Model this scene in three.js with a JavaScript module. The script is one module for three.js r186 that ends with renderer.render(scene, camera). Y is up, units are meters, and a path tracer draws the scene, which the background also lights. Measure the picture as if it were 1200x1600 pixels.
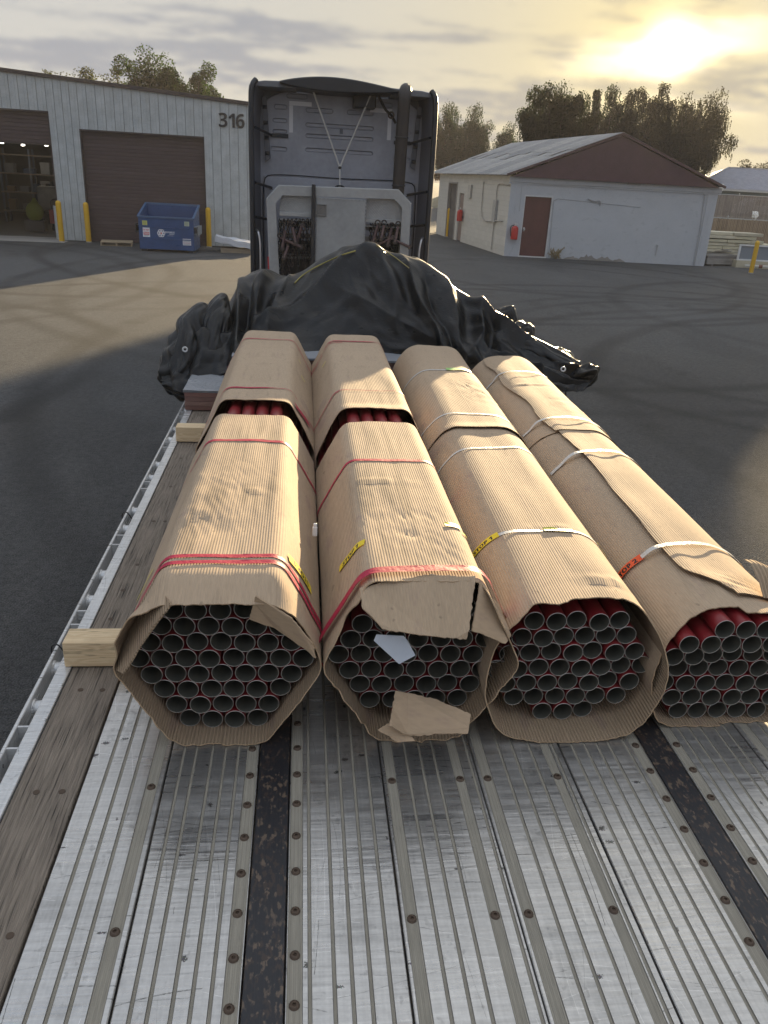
import * as THREE from 'three';
import { mergeGeometries } from 'three/addons/utils/BufferGeometryUtils.js';
import { ImprovedNoise } from 'three/addons/math/ImprovedNoise.js';
import { RoundedBoxGeometry } from 'three/addons/geometries/RoundedBoxGeometry.js';
import { FontLoader } from 'three/addons/loaders/FontLoader.js';
import { TextGeometry } from 'three/addons/geometries/TextGeometry.js';

// ---------------------------------------------------------------- camera
const V = (x, y, z) => new THREE.Vector3(x, y, z);
const DECK = 1.36, FOC = 1230;
const scene = new THREE.Scene();
const camera = new THREE.PerspectiveCamera(2 * Math.atan(800 / FOC) * 180 / Math.PI, 0.75, 0.1, 2000);
camera.position.set(-0.49, DECK + 1.487, 0);
const pixelDir = (px, py) => V((px - 600) / FOC, -(py - 800) / FOC, -1).normalize();
const fwd = pixelDir(475, 270);
const upw = new THREE.Vector3().crossVectors(pixelDir(1475, 270 + 1000 * Math.tan(3.2 * Math.PI / 180)), fwd).normalize();
if (upw.y < 0) upw.negate();
const rgt = new THREE.Vector3().crossVectors(fwd, upw);
const camToWorld = new THREE.Matrix4().set(rgt.x, rgt.y, rgt.z, 0, upw.x, upw.y, upw.z, 0, -fwd.x, -fwd.y, -fwd.z, 0, 0, 0, 0, 1);
camera.quaternion.setFromRotationMatrix(camToWorld);
camera.updateMatrixWorld(true);
const ray = (px, py) => pixelDir(px, py).applyMatrix4(camToWorld);
const at = (px, py, z) => { const d = ray(px, py); return camera.position.clone().addScaledVector(d, (z - camera.position.z) / d.z); };       // point at depth z
const onY = (px, py, y = 0) => { const d = ray(px, py); return camera.position.clone().addScaledVector(d, (y - camera.position.y) / d.y); };  // point at height y

// ---------------------------------------------------------------- renderer, sun, sky
const renderer = new THREE.WebGLRenderer();
renderer.toneMapping = THREE.LinearToneMapping;
const EXPO = 2.95;
renderer.toneMappingExposure = EXPO;
renderer.shadowMap.enabled = true;
const sunDir = V(0.3660, 0.1392, -0.9201).normalize();
const sun = new THREE.DirectionalLight(new THREE.Color().setRGB(1.0, 0.765, 0.45), 5);
sun.position.copy(sunDir).multiplyScalar(150); sun.castShadow = true;
sun.shadow.radius = 1.4; sun.shadow.mapSize.set(4096, 4096);
Object.assign(sun.shadow.camera, { left: -70, right: 70, top: 60, bottom: -60, near: 1, far: 350 });
scene.add(sun, sun.target);

let seed = 1;
const reseed = s => { seed = s >>> 0; };
function rnd() { seed = (seed + 0x6D2B79F5) >>> 0; let t = seed; t = Math.imul(t ^ (t >>> 15), t | 1); t ^= t + Math.imul(t ^ (t >>> 7), t | 61); return ((t ^ (t >>> 14)) >>> 0) / 4294967296; }
const rr = (a, b) => a + (b - a) * rnd();
const PN = new ImprovedNoise();
const n3 = (x, y, z = 0) => PN.noise(x, y, z);
function fbm(x, y, z = 0, o = 4) { let s = 0, a = 0.5; for (let i = 0; i < o; i++) { s += a * PN.noise(x, y, z + i * 7.3); x *= 2.03; y *= 2.03; a *= 0.5; } return s; }
const clamp = (x, a = 0, b = 1) => Math.min(b, Math.max(a, x));
const smooth = (a, b, x) => { const t = clamp((x - a) / (b - a)); return t * t * (3 - 2 * t); };
const mix = (a, b, t) => a + (b - a) * t;
const mix3 = (a, b, t) => [mix(a[0], b[0], t), mix(a[1], b[1], t), mix(a[2], b[2], t)];

{ // evening sky: thin streaked cloud, the sun behind a bright torn gap
  const W = 2048, H = 1024, data = new Float32Array(W * H * 4);
  const sd = sunDir;
  const right = V(0, 1, 0).cross(sd).normalize().negate();          // towards the right of the sun as seen
  const upS = new THREE.Vector3().crossVectors(right, sd).normalize();
  for (let j = 0; j < H; j++) for (let i = 0; i < W; i++) {
    const phi = ((i + 0.5) / W - 0.5) * 2 * Math.PI, th = ((j + 0.5) / H - 0.5) * Math.PI;
    const dx = Math.cos(th) * Math.cos(phi), dy = Math.sin(th), dz = Math.cos(th) * Math.sin(phi);
    const c = clamp(dx * sd.x + dy * sd.y + dz * sd.z, -1, 1), ang = Math.acos(c) * 57.2958;
    const el = Math.max(dy, 0) * 90 / 1.5708 * 1.2;                  // about degrees up
    const k = 1 / (Math.max(dy, 0) + 0.11), px = dx * k, pz = dz * k;
    const w1 = fbm(px * 0.55 + 3.1, pz * 0.55, 1.7, 3);
    // streaks drawn out across the view, finer ones inside
    const a = fbm(px * 0.9 + w1 * 1.1, pz * 1.9 + w1 * 0.8, 4.2, 5);
    const b = fbm(px * 3.2 + w1 * 2, pz * 6.5, 9.1, 4);
    const cloud = smooth(-0.16, 0.20, a + b * 0.5 + fbm(px * 9, pz * 20, 3.3, 3) * 0.2);
    const warm = Math.exp(-ang / 11.5), warmWide = Math.exp(-ang / 26);
    // clear gaps against cloud bodies
    let gap = mix3([0.615, 0.612, 0.60], [0.95, 0.76, 0.40], clamp(warm * 1.1));
    let body = mix3([0.325, 0.355, 0.415], [0.58, 0.48, 0.32], clamp(warm * 1.0));
    const low = Math.exp(-el / 9);
    gap = mix3(gap, mix3([0.64, 0.60, 0.52], [0.90, 0.73, 0.42], clamp(warmWide * 1.3)), low * 0.6);
    body = mix3(body, [0.52, 0.46, 0.40], low * 0.35);
    let col = mix3(gap, body, cloud * 0.9);
    const over = 1 + 0.75 * smooth(22, 65, el);                     // the thinner, brighter veil overhead
    const cool = smooth(35, 100, ang); col = [col[0] * over * mix(0.97, 0.86, cool), col[1] * over * mix(1, 0.95, cool), col[2] * over * mix(1.04, 1.10, cool)];
    // the sun's own patch: a wide torn streak and its halo
    const sx = (dx * right.x + dy * right.y + dz * right.z) * 57.3 - 0.8, sy = (dx * upS.x + dy * upS.y + dz * upS.z) * 57.3;
    if (c > 0) {
      const tilt = sy + 0.1 - 0.14 * sx, rag = fbm(sx * 0.35 + 5, sy * 1.1, 2.2, 4) * 1.6;
      const streak = Math.exp(-Math.pow(Math.abs(sx) / 4.7, 2.6) - Math.pow(Math.abs(tilt + rag * 0.7) / 0.8, 2));
      const second = Math.exp(-Math.pow((sx - 1.0) / 3.4, 2) - Math.pow((sy + 3.0 + rag * 0.3 + sx * 0.04) / 0.42, 2));
      const core = Math.exp(-Math.pow(Math.hypot(sx, sy) / 1.25, 2));
      const halo = Math.exp(-ang / 4.5);
      const g = streak * 1.7 + core * 3.5 + second * 0.75, cl = 1 - 0.45 * cloud;
      col[0] += g * 1.0 + halo * 0.30 * cl; col[1] += g * 0.83 + halo * 0.245 * cl; col[2] += g * 0.52 + halo * 0.10 * cl;
    }
    if (dy < 0) { const t = smooth(0, 0.06, -dy); col = mix3(col, [0.16, 0.15, 0.14], t); }
    const o = (j * W + i) * 4;
    data[o] = col[0] / EXPO; data[o + 1] = col[1] / EXPO; data[o + 2] = col[2] / EXPO; data[o + 3] = 1;
  }
  const t = new THREE.DataTexture(data, W, H, THREE.RGBAFormat, THREE.FloatType);
  t.mapping = THREE.EquirectangularReflectionMapping; t.magFilter = THREE.LinearFilter; t.minFilter = THREE.LinearFilter; t.needsUpdate = true;
  scene.background = t; scene.environment = t;
}

// ---------------------------------------------------------------- helpers
const names = {};
const numbered = n => { const k = names[n] = (names[n] ?? -1) + 1; return k ? `${n}_${String(k).padStart(3, '0')}` : n; };
const usedParts = new WeakMap();
function partName(parent, n) { let m = usedParts.get(parent); if (!m) usedParts.set(parent, m = {}); const k = m[n] = (m[n] ?? -1) + 1; return k ? `${n}_${String(k).padStart(3, '0')}` : n; }
function tag(o, label, category, group) { o.userData.label = label; o.userData.category = category; if (group) o.userData.group = group; return o; }
function thing(name, label, category, p = [0, 0, 0], turn = 0, group) {
  const o = new THREE.Group(); o.name = numbered(name); o.position.set(...p); o.rotation.y = turn; scene.add(o); return tag(o, label, category, group);
}
function flat(g) { g = g.index ? g.toNonIndexed() : g.clone(); for (const k of Object.keys(g.attributes)) if (!['position', 'normal', 'uv'].includes(k)) g.deleteAttribute(k); if (!g.attributes.normal) g.computeVertexNormals(); if (!g.attributes.uv) g.setAttribute('uv', new THREE.BufferAttribute(new Float32Array(g.attributes.position.count * 2), 2)); g.clearGroups(); return g; }
function merge(list) { return list.length === 1 ? flat(list[0]) : mergeGeometries(list.map(flat)); }
function triUV(g, ox = 0, oy = 0) { // uv in metres by the way each face points
  const p = g.attributes.position, n = g.attributes.normal, uv = new Float32Array(p.count * 2);
  for (let i = 0; i < p.count; i += 3) {
    const ax = Math.abs(n.getX(i)), ay = Math.abs(n.getY(i)), az = Math.abs(n.getZ(i));
    for (let k = i; k < i + 3; k++) {
      const [u, v] = ay >= ax && ay >= az ? [p.getX(k), -p.getZ(k)] : ax >= az ? [p.getZ(k), p.getY(k)] : [p.getX(k), p.getY(k)];
      uv[k * 2] = u + ox; uv[k * 2 + 1] = v + oy;
    }
  }
  g.setAttribute('uv', new THREE.BufferAttribute(uv, 2)); return g;
}
function mesh(name, g, m, parent, keepUV) {
  g = Array.isArray(g) ? merge(g) : g;
  if (!keepUV && !g.index) triUV(g, rnd() * 3, rnd() * 3);
  const o = new THREE.Mesh(g, m); o.name = parent ? partName(parent, name) : numbered(name); o.castShadow = o.receiveShadow = true; (parent || scene).add(o); return o;
}
const box = (x0, x1, y0, y1, z0, z1) => new THREE.BoxGeometry(x1 - x0, y1 - y0, z1 - z0).translate((x0 + x1) / 2, (y0 + y1) / 2, (z0 + z1) / 2);
function rbox(x0, x1, y0, y1, z0, z1, r = 0.006, s = 2) { return new RoundedBoxGeometry(x1 - x0, y1 - y0, z1 - z0, s, r).translate((x0 + x1) / 2, (y0 + y1) / 2, (z0 + z1) / 2); }
function cyl(a, b, r0, r1 = r0, seg = 12, open = false) { // from point a to point b
  const d = b.clone().sub(a), g = new THREE.CylinderGeometry(r1, r0, d.length(), seg, 1, open);
  g.applyQuaternion(new THREE.Quaternion().setFromUnitVectors(V(0, 1, 0), d.clone().normalize()));
  return g.translate(...a.clone().add(b).multiplyScalar(0.5).toArray());
}
const polyTube = (pts, r) => merge([...pts.slice(1).map((p, i) => cyl(pts[i], p, r, r, 8)), ...pts.slice(1, -1).map(p => new THREE.SphereGeometry(r, 8, 6).translate(p.x, p.y, p.z))]);
const tube = (pts, r, seg = 40, rad = 8, closed = false) => new THREE.TubeGeometry(new THREE.CatmullRomCurve3(pts, closed), seg, r, rad, closed);
function bar(a, b, w, h) { const d = b.clone().sub(a), g = new THREE.BoxGeometry(w, d.length(), h); g.applyQuaternion(new THREE.Quaternion().setFromUnitVectors(V(0, 1, 0), d.clone().normalize())); return g.translate(...a.clone().add(b).multiplyScalar(0.5).toArray()); }
function prism(pts, z0, z1, bevel = 0) { // outline in x, y pushed from z0 to z1
  const s = new THREE.Shape(pts.map(p => new THREE.Vector2(p[0], p[1])));
  return new THREE.ExtrudeGeometry(s, { depth: z1 - z0 - 2 * bevel, bevelEnabled: bevel > 0, bevelSize: bevel, bevelThickness: bevel, bevelOffset: -bevel, bevelSegments: 1 }).translate(0, 0, z0 + bevel);
}
const toS = c => c <= 0.0031308 ? 12.92 * c : 1.055 * Math.pow(c, 1 / 2.4) - 0.055;
function tex(w, h, fn, srgb, sx = 1, sy = 1, post) { // fn(u, v) -> linear colour or value; sx, sy metres per tile
  const d = new Uint8Array(w * h * 4);
  for (let j = 0; j < h; j++) for (let i = 0; i < w; i++) {
    let c = fn((i + 0.5) / w, (j + 0.5) / h); if (typeof c === 'number') c = [c, c, c];
    const o = (j * w + i) * 4;
    for (let k = 0; k < 3; k++) d[o + k] = clamp(srgb ? toS(Math.max(c[k], 0)) : c[k]) * 255;
    d[o + 3] = 255;
  }
  if (post) post(d, w, h);
  const t = new THREE.DataTexture(d, w, h, THREE.RGBAFormat);
  t.wrapS = t.wrapT = THREE.MirroredRepeatWrapping; t.magFilter = THREE.LinearFilter; t.minFilter = THREE.LinearMipmapLinearFilter; t.generateMipmaps = true;
  if (srgb) t.colorSpace = THREE.SRGBColorSpace;
  t.repeat.set(1 / sx, 1 / sy); t.needsUpdate = true; return t;
}
function canvasTex(w, h, draw) { const c = document.createElement('canvas'); c.width = w; c.height = h; draw(c.getContext('2d'), w, h); const t = new THREE.CanvasTexture(c); t.colorSpace = THREE.SRGBColorSpace; return t; }
const rgb = (r, g, b) => new THREE.Color().setRGB(r, g, b);
const M = (c, roughness = 0.7, extra = {}) => new THREE.MeshStandardMaterial({ color: Array.isArray(c) ? rgb(...c) : c, roughness, ...extra });
const PM = (c, roughness, extra = {}) => new THREE.MeshPhysicalMaterial({ color: rgb(...c), roughness, ...extra });

// ---------------------------------------------------------------- textures and materials
const grime = tex(512, 512, (u, v) => { const n = fbm(u * 5, v * 5, 1, 5), m = fbm(u * 40, v * 40, 3, 2); return clamp(0.88 + n * 0.28 + m * 0.14); }, false, 2.2, 2.2); grime.colorSpace = THREE.NoColorSpace;
const fineBump = tex(512, 512, (u, v) => 0.5 + fbm(u * 60, v * 60, 2, 3) * 0.7, false, 0.6, 0.6);
const roughVar = tex(512, 512, (u, v) => clamp(0.75 + fbm(u * 9, v * 9, 5, 5) * 0.6), false, 1.1, 1.1);
const G = (c, r = 0.7, extra = {}) => M(c, r, { map: grime, ...extra });       // worn paint or metal

// aluminium deck: mill finish, scuffed crosswise, black rubber smears
const patchy = (u, v) => fbm(u * 6, v * 3.5, 2.5, 5);
const deckMap = tex(2048, 2048, (u, v) => {
  const big = fbm(u * 3, v * 3, 0.5, 4), cross = fbm(u * 9, v * 330, 1.5, 3), lng = fbm(u * 260, v * 5, 3.5, 2), gr = fbm(u * 240, v * 240, 8.5, 2);
  const sm = smooth(0.15, 0.38, fbm(u * 16, v * 16, 6.5, 4)), spk = smooth(0.28, 0.40, fbm(u * 70, v * 48, 12.5, 3));
  const L = 0.66 + big * 0.13 + cross * 0.16 + lng * 0.10 + gr * 0.09 + patchy(u, v) * 0.10 - sm * 0.10 - spk * 0.13;
  return [L * 1.0, L * 0.99, L * 0.97];
}, true, 1.7, 1.7, (d, w, h) => {
  reseed(77);
  for (let k = 0; k < 620; k++) { // scratches and black scuffs
    let x = rnd() * w, y = rnd() * h; const across = rnd() < 0.72, a = (across ? 0 : Math.PI / 2) + rr(-0.22, 0.22), len = rr(20, across ? 260 : 420), dark = rnd() < 0.42, amp = dark ? rr(-95, -35) : rr(25, 85), wd = dark && rnd() < 0.3 ? 3 : 1; let bend = rr(-0.0012, 0.0012), aa = a;
    for (let s = 0; s < len; s++) {
      x += Math.cos(aa); y += Math.sin(aa); aa += bend; const f = amp * (0.35 + 0.65 * Math.abs(n3(s * 0.08, k, 0.5) * 1.8));
      for (let q = 0; q < wd; q++) { const xi = (x | 0) & (w - 1), yi = ((y | 0) + q) & (h - 1), o = (yi * w + xi) * 4; for (let c = 0; c < 3; c++) d[o + c] = clamp(d[o + c] + f, 8, 255); }
    }
  }
  for (let k = 0; k < 90; k++) { // rubber and oil marks with ragged outlines
    const cx = rnd() * w, cy = rnd() * h, rx = rr(4, 16), ry = rr(3, 11);
    for (let y = -16; y <= 16; y++) for (let x = -24; x <= 24; x++) { const q = Math.hypot(x / rx, y / ry) + n3(x * 0.3, y * 0.3, k * 1.7) * 0.9; if (q < 0.8) { const o = ((((cy + y) | 0) & (h - 1)) * w + (((cx + x) | 0) & (w - 1))) * 4; for (let c = 0; c < 3; c++) d[o + c] *= 0.42 + 0.2 * rnd(); } }
  }
});
const deckRough = tex(1024, 1024, (u, v) => clamp(0.36 + fbm(u * 6, v * 6, 2.2, 4) * 0.34 + fbm(u * 9, v * 160, 1.5, 3) * 0.24), false, 1.7, 1.7);
const deckBump = tex(1024, 1024, (u, v) => 0.5 + fbm(u * 14, v * 160, 1.5, 3) * 0.5 + fbm(u * 5, v * 5, 4.5, 3) * 0.6, false, 1.7, 1.7);
const dirtMap = tex(512, 512, (u, v) => { const n = fbm(u * 90, v * 90, 1, 3), b = fbm(u * 5, v * 14, 4, 3); return mix3([0.40, 0.36, 0.285], [0.21, 0.19, 0.155], clamp(0.42 + n * 1.25 + b * 0.9)); }, true, 0.5, 0.5);
const mDeck = M([0.83, 0.815, 0.79], 1, { map: deckMap, roughnessMap: deckRough, bumpMap: deckBump, bumpScale: 0.0010, metalness: 0.86 });
const mDirt = M([1, 1, 1], 0.95, { map: dirtMap, bumpMap: fineBump, bumpScale: 0.001 });
const mRail = M([0.92, 0.92, 0.915], 0.6, { map: deckMap, metalness: 0.4, roughnessMap: deckRough, bumpMap: deckBump, bumpScale: 0.001 });
const mPocket = G([0.20, 0.20, 0.195], 0.6, { metalness: 0.5 });
const stripMap = tex(512, 2048, (u, v) => { const scr = smooth(-0.02, 0.22, fbm(u * 26, v * 46, 3.3, 5) * (0.55 + 0.8 * smooth(-0.2, 0.35, fbm(u * 3, v * 9, 9.9, 3)))), st = fbm(u * 110, v * 7, 1.1, 2); const base = [0.017 + st * 0.01, 0.017 + st * 0.01, 0.02 + st * 0.01]; const rust = fbm(u * 9, v * 30, 7.7, 3) > 0.05 ? [0.15, 0.105, 0.07] : [0.05, 0.032, 0.024]; return mix3(base, rust, scr * 0.8); }, true, 0.22, 0.9);
const mStrip = M([1, 1, 1], 0.48, { map: stripMap, bumpMap: fineBump, bumpScale: 0.0006 });
const woodMap = tex(512, 2048, (u, v) => {
  const w = fbm(u * 2, v * 3, 2.1, 3) * 0.35, g = fbm((u + w * 0.12) * 46, v * 9, 1.2, 4), f = fbm((u + w * 0.1) * 170, v * 26, 5.2, 3), crack = smooth(0.17, 0.30, fbm((u + w * 0.1) * 62, v * 5, 8.8, 3)), pale = fbm(u * 4, v * 6, 3.4, 3);
  const L = 0.92 + g * 0.55 + f * 0.55 + pale * 0.3 - crack * 0.6; return [0.215 * L, 0.175 * L, 0.135 * L];
}, true, 0.3, 1.4);
const woodBump = tex(512, 1024, (u, v) => 0.5 + fbm(u * 110, v * 14, 5.2, 3) * 0.8 - smooth(0.17, 0.30, fbm(u * 62, v * 5, 8.8, 3)) * 0.5, false, 0.3, 1.4);
const mWood = M([1, 1, 1], 0.88, { map: woodMap, bumpMap: woodBump, bumpScale: 0.003 });
const pineMap = tex(512, 512, (u, v) => { const w = fbm(u * 1.5, v * 3, 2.1, 3); const ring = Math.sin((v * 9 + w * 5) * 6.28) * 0.5 + 0.5, f = fbm(u * 8, v * 120, 4.4, 3), st = smooth(0.24, 0.38, fbm(u * 4, v * 9, 11.4, 4)); const L = 1 + f * 0.22 - ring * 0.13 - st * 0.28; return [0.70 * L, 0.54 * L * (1 - ring * 0.05), 0.335 * L * (1 - ring * 0.1)]; }, true, 0.45, 0.14);
const mPine = M([1, 1, 1], 0.8, { map: pineMap, bumpMap: fineBump, bumpScale: 0.0008 });
const mBolt = M([0.10, 0.07, 0.05], 0.6, { metalness: 0.6 });

// single-faced cardboard: u runs round the bundle in metres, v along it; flutes run along the bundle
const FLUTE = 0.0079;
const cardMap = tex(1024, 1024, (u, v) => {
  const x = u * 0.92, fl = Math.sin(x / FLUTE * 6.28318), big = fbm(u * 4, v * 2.2, 1.4, 4), fib = fbm(u * 130, v * 40, 3.3, 3), scuff = smooth(0.16, 0.34, fbm(u * 9, v * 5, 7.1, 5)), rub = smooth(0.12, 0.3, fbm(u * 26, v * 6, 10.1, 4)) * (fl > 0.25 ? 0.8 : 0.4), spot = smooth(0.36, 0.45, fbm(u * 30, v * 30, 15.2, 3));
  const L = 1 + big * 0.16 + fib * 0.16 - scuff * 0.13 - rub * 0.15 - spot * 0.3; return [0.435 * L, 0.318 * L * (1 - scuff * 0.02), 0.208 * L * (1 + scuff * 0.06)];
}, true, 0.92, 1.3);
const fluteBump = tex(2048, 256, (u, v) => { const x = u * 0.92, s = 0.5 + 0.5 * Math.sin(x / FLUTE * 6.28318); return clamp(s * 0.62 + 0.19 + fbm(u * 60, v * 12, 2, 3) * 0.22); }, false, 0.92, 1.3);
const fluteDeep = tex(2048, 64, (u, v) => { const x = u * 0.92, s = Math.abs(Math.sin(x / (FLUTE * 1.25) * 3.14159)); return clamp(s * 0.92); }, false, 0.92, 0.4);
const mCard = M([1, 1, 1], 0.86, { vertexColors: true, map: cardMap, bumpMap: fluteBump, bumpScale: 0.0013, side: THREE.DoubleSide });
const mCardIn = M([0.86, 0.84, 0.82], 0.9, { map: cardMap, bumpMap: fluteDeep, bumpScale: 0.005, side: THREE.DoubleSide });
const mCardPlain = M([1.02, 1.0, 0.98], 0.88, { map: cardMap, bumpMap: fineBump, bumpScale: 0.0007, side: THREE.DoubleSide });
const mCardEdge = M([0.40, 0.28, 0.17], 0.95);
const mRedTape = PM([0.42, 0.022, 0.06], 0.55, { specularIntensity: 0.5, bumpMap: fineBump, bumpScale: 0.001, side: THREE.DoubleSide });
const mWhiteTape = PM([0.58, 0.565, 0.53], 0.5, { bumpMap: fineBump, bumpScale: 0.002, side: THREE.DoubleSide });
const mGreenTape = M([0.30, 0.55, 0.16], 0.5, { side: THREE.DoubleSide });
const mPipeRed = PM([0.24, 0.016, 0.02], 0.42, { map: grime, clearcoat: 0.2, clearcoatRoughness: 0.3 });
const mPipeIn = M([0.14, 0.137, 0.112], 0.6, { metalness: 0.3, map: grime });
const mPipeRim = M([0.40, 0.375, 0.34], 0.5, { metalness: 0.75 });
const tarpBump = tex(512, 512, (u, v) => clamp(0.5 + fbm(u * 30, v * 30, 3.3, 4) * 0.8), false, 0.5, 0.5);
const tarpMap = tex(512, 512, (u, v) => { const n = fbm(u * 7, v * 7, 1.9, 5), d = smooth(0.2, 0.36, fbm(u * 22, v * 22, 6.1, 4)); const L = 0.0105 + n * 0.006 + d * 0.012; return [L, L * 1.03, L * 1.06]; }, true, 1.4, 1.4);
const tarpRough = tex(512, 512, (u, v) => clamp(0.36 + fbm(u * 9, v * 9, 4.9, 4) * 0.26), false, 0.9, 0.9);
const mTarp = PM([1, 1, 1], 1, { map: tarpMap, roughnessMap: tarpRough, specularIntensity: 0.6, bumpMap: tarpBump, bumpScale: 0.0016, side: THREE.DoubleSide });
const mSteel = M([0.55, 0.55, 0.55], 0.35, { metalness: 0.9 });
const mBlack = M([0.018, 0.018, 0.02], 0.5);
const mYellow = G([0.72, 0.42, 0.02], 0.5);

// ---------------------------------------------------------------- ground: one asphalt sheet
const grainMap = tex(1024, 1024, (u, v) => { const a = fbm(u * 190, v * 190, 1.1, 3), b = fbm(u * 42, v * 42, 3.3, 3), st = smooth(0.33, 0.45, fbm(u * 130, v * 130, 6.6, 2)); const L = 0.74 + a * 1.5 + b * 0.6 + st * 0.9; return clamp(L, 0.1, 1.4) * 0.7; }, true, 2.1, 2.1);
const grainBump = tex(1024, 1024, (u, v) => clamp(0.5 + fbm(u * 170, v * 170, 1.1, 3) * 0.8), false, 2.1, 2.1);
function groundTone(x, z) {
  let L = 1 + fbm(x * 0.07, z * 0.07, 2.2, 4) * 0.55 + fbm(x * 0.5, z * 0.22, 5.1, 3) * 0.26;
  const marks = [[7, -14, 9.5, 0.19], [8.2, -12.5, 12.4, 0.22], [3, -30, 12, 0.2], [4.2, -31, 13.6, 0.2], [14, -10, 10, 0.25], [13, -9.5, 11.7, 0.2], [-14, -22, 9, 0.3], [-15, -22, 11, 0.25], [9, -28, 5.5, 0.2], [2, -9, 14.5, 0.2], [10, -16, 6, 0.18], [10.6, -15.4, 7.7, 0.18], [4, -22, 10.5, 0.22], [4.5, -22.5, 12.2, 0.22], [16, -20, 8, 0.25], [-6, -26, 7, 0.22], [-6, -26, 8.8, 0.2], [-10, -12, 6.5, 0.2]];
  for (const [cx, cz, r, w] of marks) { const d = Math.abs(Math.hypot(x - cx, z - cz) - r + n3(x * 0.2, z * 0.2, r) * 0.3); L *= 1 - 0.5 * smooth(w * 1.3, w * 0.3, d) * (0.55 + 0.45 * smooth(-0.2, 0.2, n3(x * 0.3, z * 0.3, r * 3))); }
  const dusty = smooth(0.0, 0.3, fbm(x * 0.06 + 9, z * 0.06, 8.8, 3));
  { const p = fbm(x * 0.35 + 4, z * 0.18, 3.3, 4); L *= 1 - 0.2 * smooth(0.12, 0.17, p) + 0.14 * smooth(-0.2, -0.26, p); const o = fbm(x * 1.1, z * 0.9 + 7, 6.6, 3); L *= 1 - 0.3 * smooth(0.27, 0.33, o); }
  return [L * mix(1, 1.05, dusty), L, L * mix(1.0, 0.93, dusty)];
}
{
  const xs = [-600, -200, -80, -45], zs = [-900, -300, -120]; for (let x = -30; x < -12; x += 0.3) xs.push(x); for (let x = -12; x <= 14; x += 0.15) xs.push(x); for (let x = 14.3; x <= 32; x += 0.3) xs.push(x); xs.push(45, 80, 200, 600); for (let z = -60; z < -34; z += 0.3) zs.push(z); for (let z = -34; z <= 2; z += 0.15) zs.push(z); zs.push(20, 80, 300);
  const nx = xs.length, nz = zs.length, pos = [], col = [], uv = [], idx = [];
  for (let j = 0; j < nz; j++) for (let i = 0; i < nx; i++) { const x = xs[i], z = zs[j]; pos.push(x, 0, z); uv.push(x, -z); col.push(...groundTone(x, z).map((c, i) => c * [0.099, 0.100, 0.102][i])); }
  for (let j = 0; j < nz - 1; j++) for (let i = 0; i < nx - 1; i++) { const a = j * nx + i; idx.push(a, a + nx, a + 1, a + 1, a + nx, a + nx + 1); }
  const g = new THREE.BufferGeometry(); g.setAttribute('position', new THREE.Float32BufferAttribute(pos, 3)); g.setAttribute('uv', new THREE.Float32BufferAttribute(uv, 2)); g.setAttribute('color', new THREE.Float32BufferAttribute(col, 3)); g.setIndex(idx); g.computeVertexNormals();
  const o = mesh('ground', g, M([1, 1, 1], 0.82, { map: grainMap, bumpMap: grainBump, bumpScale: 0.009, vertexColors: true }), null, true);
  o.userData.kind = 'structure'; o.userData.label = 'worn dark asphalt yard with curved tyre marks';
}

// ---------------------------------------------------------------- left building: ribbed metal gable wall with two roller doors
const WA = onY(140, 377.5), WB = onY(320, 384.5);
const wallYaw = Math.atan2(-(WB.z - WA.z), WB.x - WA.x);
const frameL = { o: WA.clone(), u: WB.clone().sub(WA).setY(0).normalize() }; frameL.n = V(-frameL.u.z, 0, frameL.u.x);
function onFrame(f, px, py, off = 0) { const d = ray(px, py), t = (f.n.dot(f.o) + off - f.n.dot(camera.position)) / f.n.dot(d), w = camera.position.clone().addScaledVector(d, t).sub(f.o); return [w.dot(f.u), w.y]; }
const fromFrame = (f, u, y, off = 0) => f.o.clone().addScaledVector(f.u, u).addScaledVector(f.n, off).setY(y);
const mSiding = G([0.47, 0.50, 0.50], 0.55, { metalness: 0.1, roughnessMap: roughVar });
const mBrownDoor = G([0.072, 0.046, 0.047], 0.55);
const mTrim = G([0.055, 0.04, 0.038], 0.55);
const mConcrete = G([0.34, 0.32, 0.29], 0.9, { bumpMap: fineBump, bumpScale: 0.003 });
const roofY = u => 5.51 - 0.0613 * u;
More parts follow.
